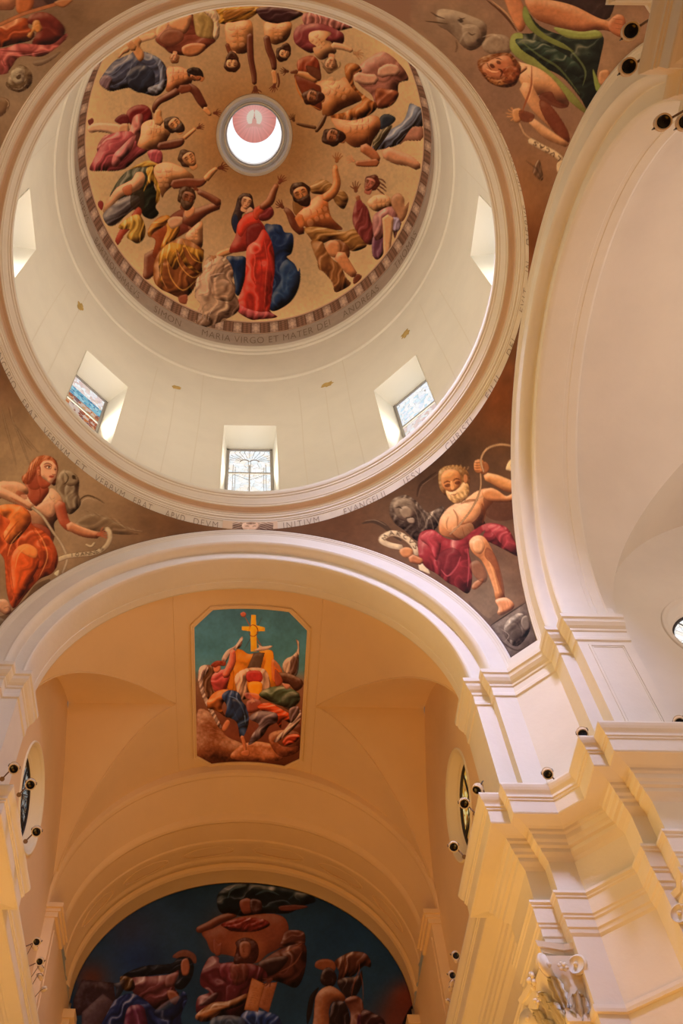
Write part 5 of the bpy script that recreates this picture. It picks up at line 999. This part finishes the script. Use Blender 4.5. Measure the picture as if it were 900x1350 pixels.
# caps and slim pilasters either side of the inner arch
for s_ in (-1,1):
    bm=bmesh.new()
    for x0,x1,y0,y1,z0,z1 in ((3.66,4.1,11.12,12.3,12.30,12.40),(3.70,4.1,11.16,12.26,12.22,12.30),(3.74,4.1,11.18,12.24,12.10,12.22)): box(bm,s_*x1 if s_<0 else x0,s_*x0 if s_<0 else x1,y0,y1,z0,z1)
    struct(bobj('trim_%d'%tn,bm,OCHRE)); tn+=1
    bm=bmesh.new(); box(bm,min(s_*3.8,s_*4.1),max(s_*3.8,s_*4.1),11.2,12.2,9.4,12.1); 
    for z in (9.7,): box(bm,min(s_*3.78,s_*3.81),max(s_*3.78,s_*3.81),11.35,12.05,9.7,11.9)
    for a,b in ((12.2,14.6),): box(bm,min(s_*3.86,s_*4.2),max(s_*3.86,s_*4.2),a,b,9.4,12.42)
    struct(bobj('trim_%d'%tn,bm,OCHRE)); tn+=1
    bm=bmesh.new(); box(bm,min(s_*3.60,s_*4.1),max(s_*3.60,s_*4.1),14.1,14.5,11.75,11.95); box(bm,min(s_*3.7,s_*4.1),max(s_*3.7,s_*4.1),14.15,14.5,11.5,11.75)
    struct(bobj('trim_%d'%tn,bm,OCHRE)); tn+=1
# octagonal ceiling painting with its frame
def octw(y,c,h,l,r,ch):
    return 0
PX0,PX1,PY0,PY1,CH=-1.135,1.275,6.52,11.03,.40
rows=[]
for y in np.linspace(PY0,PY1,300):
    ins=max(0,CH-(y-PY0),CH*.85-(PY1-y)); X=np.linspace(PX0+ins,PX1-ins,180); rows.append(np.stack([X,0*X+y,ZC+np.sqrt(3.975**2-X**2)],1))
P=np.array(rows); pf=grid('ceiling_painting',P,paintmat('panel_paint',2.2,tint=(.92,1.02,1.7))); vcol(pf,in_photo_colour(paint_panel(),P.reshape(-1,3),'5a4430')); pf.data.flip_normals()
tag(pf,'eight-sided ceiling painting of angels lifting a golden cross on a blue sky','painting')
oc=[(PX0+CH,PY0),(PX1-CH,PY0),(PX1,PY0+CH),(PX1,PY1-CH*.85),(PX1-CH*.85,PY1),(PX0+CH*.85,PY1),(PX0,PY1-CH*.85),(PX0,PY0+CH)]
pts=[]
for i in range(8):
    a,b=oc[i],oc[(i+1)%8]
    for s_ in np.linspace(0,1,8,endpoint=False): pts.append((a[0]+(b[0]-a[0])*s_,a[1]+(b[1]-a[1])*s_))
bm=bmesh.new(); cxm,cym=(PX0+PX1)/2,(PY0+PY1)/2
ringv=[]
for (x,y) in pts:
    dx,dy=(x-cxm)/1.2,(y-cym)/2.25; row=[]
    for k,(f,rr) in enumerate(((.0,3.975),(.0,3.952),(.025,3.945),(.045,3.96),(.075,3.955),(.085,3.99))):
        X=x+f*(1 if x>cxm else -1)*min(1,abs(dx)*1.1); Y=y+f*(1 if y>cym else -1)*min(1,abs(dy)*1.1); row.append(bm.verts.new((X,Y,ZC+math.sqrt(rr**2-X**2))))
    ringv.append(row)
for i in range(len(ringv)):
    a,b=ringv[i],ringv[(i+1)%len(ringv)]
    for k in range(5): bm.faces.new((a[k],b[k],b[k+1],a[k+1]))
o=bobj('frame',bm,OCHRE,pf)
# floor and enclosing nave walls, all below or behind the picture
struct(obj('floor',[(-14,-22,-1.6),(14,-22,-1.6),(14,15,-1.6),(-14,15,-1.6)],[(0,1,2,3)],FLOORM))
# ================================================================ CAPITALS
def capital(M,lab):
    """pilaster capital on the arch jamb: abacus, bell, corner scrolls, acanthus leaves and rosettes"""
    root=empty('pilaster_capital',tuple(M@Vector((3.78,5.55,6.3))))
    kids=[]
    X0=3.78; Y0,Y1=5.15,6.05; ZT=7.30
    bm=bmesh.new()                                  # abacus with concave sides
    n=14; prof=[]
    for z,e in ((ZT-.16,.02),(ZT-.13,.06),(ZT-.08,.07),(ZT-.07,.10),(ZT,.12)):
        row=[]
        for k in range(n+1):
            s_=k/n; row.append((X0-e-.06+.09*math.sin(PI*s_)-.02,Y0-e-.06+(Y1-Y0+2*e+.12)*s_,z))
        row=[(X0+.32,Y0-e-.04,z),(X0+.16,Y0-e+.02,z)]+row+[(X0+.3,Y1+e+.05,z)]; prof.append([bm.verts.new(p) for p in row])
    for a,b in zip(prof[:-1],prof[1:]):
        for k in range(len(a)-1): bm.faces.new((a[k],a[k+1],b[k+1],b[k]))
    bm.faces.new(prof[-1]); bm.faces.new(prof[0][::-1]); kids.append(bobj('abacus',bm,PLASTERW))
    bm=bmesh.new(); rows=[]
    for z,e in ((6.33,.02),(6.6,.03),(6.85,.06),(7.02,.11),(7.12,.13)):
        rows.append([bm.verts.new(p) for p in ((X0+.30,Y0-e,z),(X0-e,Y0-e,z),(X0-e-.02,(Y0+Y1)/2,z),(X0-e,Y1+e,z),(X0+.1,Y1+e,z))])
    for a,b in zip(rows[:-1],rows[1:]):
        for k in range(4): bm.faces.new((a[k],a[k+1],b[k+1],b[k]))
    kids.append(bobj('bell',bm,PLASTERW))
    def volute(c,ux,r0,turn=1):
        bm=bmesh.new(); ux=Vector(ux); uz=Vector((0,0,1)); w=ux.cross(uz).normalized(); c=Vector(c)
        pts=[];rad=[]
        for q in np.linspace(0,4.6*PI,60):
            r=r0*(1-q/(5.0*PI)); pts.append(c+ux*(turn*r*math.cos(q+.6))+uz*(r*math.sin(q+.6))); rad.append(.014+.018*(1-q/(5*PI)))
        tube(bm,pts,rad,7)
        for k in range(2):
            cen=c+w*(.035 if k else -.035); v=[bm.verts.new(cen+ux*r0*.9*math.cos(2*PI*j/20)+uz*r0*.9*math.sin(2*PI*j/20)) for j in range(20)]; bm.faces.new(v)
            if k==0: v0=v
            else:
                for j in range(20): bm.faces.new((v0[j],v0[(j+1)%20],v[(j+1)%20],v[j]))
        bmesh.ops.create_icosphere(bm,subdivisions=2,radius=r0*.24,matrix=Matrix.Translation(c-w*.04)); bmesh.ops.create_icosphere(bm,subdivisions=2,radius=r0*.24,matrix=Matrix.Translation(c+w*.04)); return bobj('scroll',bm,PLASTERW,smooth=True)
    d=math.sqrt(.5)
    kids+= [volute((X0-.14,Y0-.12,6.98),(d,d,0),.145),volute((X0-.14,Y1+.10,6.98),(d,-d,0),.145),volute((X0+.24,Y0-.14,6.98),(-d,d,0),.12)]
    def leaf(p,out,h,w_,lean):
        """acanthus leaf: a curled, ribbed and lobed blade"""
        bm=bmesh.new(); p=Vector(p); out=Vector(out).normalized(); side=out.cross(Vector((0,0,1))).normalized(); R=9; Cc=10; G=[]
        for i in range(R+1):
            t=i/R; z=h*(t-.28*max(0,t-.72)*3); o_=lean*(t**2)+.05*math.sin(PI*t); ww=w_*(math.sin(PI*(.12+.80*t))**.7)*(1+.22*math.sin(i*2.6))
            if t>.9: ww*=.6
            row=[]
            for j in range(Cc+1):
                s_=j/Cc*2-1; row.append(bm.verts.new(p+side*(s_*ww)+Vector((0,0,z-.06*abs(s_)*t))+out*(o_+.035*math.cos(s_*PI*2.5)-.04*s_*s_)))
            G.append(row)
        for a,b in zip(G[:-1],G[1:]):
            for j in range(Cc): bm.faces.new((a[j],a[j+1],b[j+1],b[j]))
        r_=bmesh.ops.solidify(bm,geom=bm.faces[:],thickness=.02); return bobj('acanthus_leaf',bm,PLASTERW,smooth=True)
    for y in (Y0+.10,(Y0+Y1)/2,Y1-.10): kids.append(leaf((X0-.03,y,6.34),(-1,0,0),.42,.13,.12))
    for y in (Y0+.27,Y1-.27): kids.append(leaf((X0-.04,y,6.52),(-1,0,0),.50,.11,.15))
    kids.append(leaf((X0+.14,Y0-.02,6.34),(0,-1,0),.42,.11,.12)); kids.append(leaf((X0-.02,Y0-.02,6.5),(-1,-1,0),.5,.09,.14))
    def rosette(c,out,r):
        bm=bmesh.new(); out=Vector(out).normalized(); u=out.orthogonal().normalized(); v=out.cross(u); c=Vector(c)
        for k in range(6):
            q=k*PI/3; bmesh.ops.create_icosphere(bm,subdivisions=1,radius=r*.42,matrix=Matrix.Translation(c+(u*math.cos(q)+v*math.sin(q))*r*.62)@Matrix.Scale(.6,4,out))
        bmesh.ops.create_icosphere(bm,subdivisions=2,radius=r*.34,matrix=Matrix.Translation(c+out*.03)); return bobj('rosette',bm,PLASTERW,smooth=True)
    kids+=[rosette((X0-.16,(Y0+Y1)/2,7.16),(-1,0,0),.12),rosette((X0-.15,(Y0+Y1)/2+.02,6.9),(-1,0,.3),.09),rosette((X0-.16,Y0+.3,6.86),(-1,-.3,0),.06),rosette((X0+.06,Y0-.15,6.96),(0,-1,0),.07)]
    loc=root.location.copy()
    for o in kids: xf(o,M); o.data.transform(Matrix.Translation(-loc)); o.parent=root
    return tag(root,lab,'capital')
capital(MI,'carved scroll and acanthus pilaster capital low on the right chancel pier')
capital(SW,'carved scroll and acanthus pilaster capital on the east arch side of the right pier')
capital(MX,'carved scroll and acanthus pilaster capital low on the left chancel pier')
# ================================================================ SPOTLIGHTS on the cornices
def make_spot():
    root=empty('spotlight')
    def cyl(bm,prof,n=24):
        R=[[bm.verts.new((r*math.cos(2*PI*k/n),r*math.sin(2*PI*k/n),z)) for k in range(n)] for r,z in prof]
        for a,b in zip(R[:-1],R[1:]):
            for k in range(n): bm.faces.new((a[k],a[(k+1)%n],b[(k+1)%n],b[k]))
        return R
    bm=bmesh.new(); R=cyl(bm,[(.054,.024),(.064,.0),(.074,.0),(.076,.012),(.076,.07),(.070,.09),(.066,.13),(.045,.165),(.02,.175),(.0015,.176)]); o=bobj('housing',bm,HOUS,root,True); o.data.set_sharp_from_angle(angle=math.radians(40))
    bm=bmesh.new(); R=cyl(bm,[(.0015,.022),(.030,.022),(.060,.010),(.066,.004)]); o=bobj('lamp_glass',bm,LENS,root,True); o['label']='black round lamp front'
    bm=bmesh.new(); tube(bm,[(-.078,0,.085),(-.081,0,.13),(-.078,0,.19),(-.045,0,.213),(.045,0,.213),(.078,0,.19),(.081,0,.13),(.078,0,.085)],.006,6); tube(bm,[(-.086,0,.09),(-.07,0,.09)],.010,8); tube(bm,[(.07,0,.09),(.086,0,.09)],.010,8); bobj('yoke',bm,METALD,root)
    bm=bmesh.new()
    for k in range(5): cyl(bm,[(.068-.004*k,.095+.014*k),(.078-.005*k,.098+.014*k),(.068-.004*k,.101+.014*k)],20)
    bobj('cooling_fins',bm,HOUS,root); return root
proto=make_spot(); first=True
HOLD=mat('dark_bronze_bracket',(.16,.10,.06,1),rough=.6)
def spot(loc,aim,foot,lab,group='spotlights on the cornices',scale=1.):
    global first
    if first: r=proto; first=False
    else:
        r=proto.copy(); sc.collection.objects.link(r)
        for ch in proto.children:
            if ch.name.startswith('bracket'): continue
            c=ch.copy(); sc.collection.objects.link(c); c.parent=r
    r.location=loc; r.scale=(scale,)*3; d=(Vector(loc)-Vector(aim)).normalized(); q=d.to_track_quat('Z','Y'); r.rotation_mode='QUATERNION'; r.rotation_quaternion=q
    top=Vector(loc)+d*.215*scale; f=Vector(foot); Mi=(Matrix.Translation(loc)@q.to_matrix().to_4x4()@Matrix.Scale(scale,4)).inverted()
    bm=bmesh.new(); tube(bm,[Mi@top,Mi@((top+f)/2+Vector((0,0,-.01))),Mi@f],.011,6)
    bmesh.ops.create_cone(bm,cap_ends=True,segments=12,radius1=.035,radius2=.03,depth=.02,matrix=Matrix.Translation(Mi@f)); bobj('bracket',bm,HOLD,r)
    tag(r,lab,'spotlight',group); return r
def at(px_,py_,z):
    """point of the known cornice height seen at a pixel of the photograph"""
    d=CR*((px_-CPX)/CF)-CU*((py_-CPY)/CF)+CFW; t_=(z-CPOS[2])/d[2]; return tuple(CPOS+d*t_)
AIM=(0,-4.4,0)
spots=[(768,968,9.5,(4.66,3.72,9.43),'spotlight at the inner corner of the right pier cornice, above the east run'),
(722,1021,9.5,(4.34,4.44,9.43),'spotlight on the cornice below the white corner panel of the right pier'),
(896,953,9.5,(5.86,3.60,9.43),'spotlight on the east cornice at the right edge of the picture'),
(628,1042,9.5,(3.42,4.86,9.43),'tilted spotlight on the corner of the cornice beside the amber round window'),
(612,1060,9.5,(3.32,5.22,9.43),'spotlight in front of the amber round window, lower right of its glass'),
(598,1117,9.5,(3.30,6.10,9.43),'spotlight on the right chancel cornice just below the amber round window'),
(18,1014,9.5,(-3.42,4.70,9.43),'spotlight on the corner of the left pier cornice, leftmost in the picture'),
(40,1035,9.5,(-3.27,5.02,9.43),'spotlight in front of the dark round window on the left'),
(48,1097,9.5,(-3.27,5.98,9.43),'spotlight on the left chancel cornice below the dark round window'),
(832,40,9.5,(3.49,-4.86,9.43),'upper of two spotlights over the fist of the green-robed figure'),
(829,87,9.5,(3.50,-4.50,9.43),'spotlight at the left corner of the upper right cornice'),
(875,160,9.5,(3.83,-4.05,9.43),'spotlight hanging below the upper right cornice, over the white arch'),
(904,160,9.5,(4.05,-4.05,9.43),'spotlight cut by the right edge under the upper right cornice')]
AIMS={0:None}
for i,(a,b,z,f,lab) in enumerate(spots):
    loc=at(a,b,z); aim=(loc[0]*.45,-.8 if loc[1]>0 else -6.5,0) if i not in (3,) else (loc[0]-2.5,3.5,5); f=(loc[0]+(.16 if loc[0]>0 else -.16),loc[1]+(.12 if loc[1]>0 else -.12))
    spot(loc,aim,(f[0],f[1],9.43),lab)
smallL=[(48,1242,0),(47.5,1251,1),(52,1268,0),(56,1279,1),(55,1290,1),(60,1303,2)]; smallR=[(601,1260,0),(600.5,1267,1),(596.5,1286,0),(594,1298,1),(593,1305,1),(589,1319,2)]
ordn=['first','second','third','fourth','fifth','sixth']
for side,L in ((-1,smallL),(1,smallR)):
    for i,(a,b,k) in enumerate(L):
        loc=at(a,b,9.52 if k==0 else 9.66); aim=((loc[0],-1.5,0) if k==0 else (side*1.0,16,9.0) if k==1 else (0,13,14))
        spot(loc,aim,(side*3.62,loc[1]+.05,9.43),'%s spotlight from the top in the row on the %s chancel cornice'%(ordn[i],'left' if side<0 else 'right'),'rows of spotlights in the chancel',.85 if k==0 else .6)
loc=at(897,1192,7.2); spot(loc,(0,-4,0),(loc[0]+.1,loc[1]+.15,7.4),'small brown spotlight at the right edge below the east cornice',scale=.7)
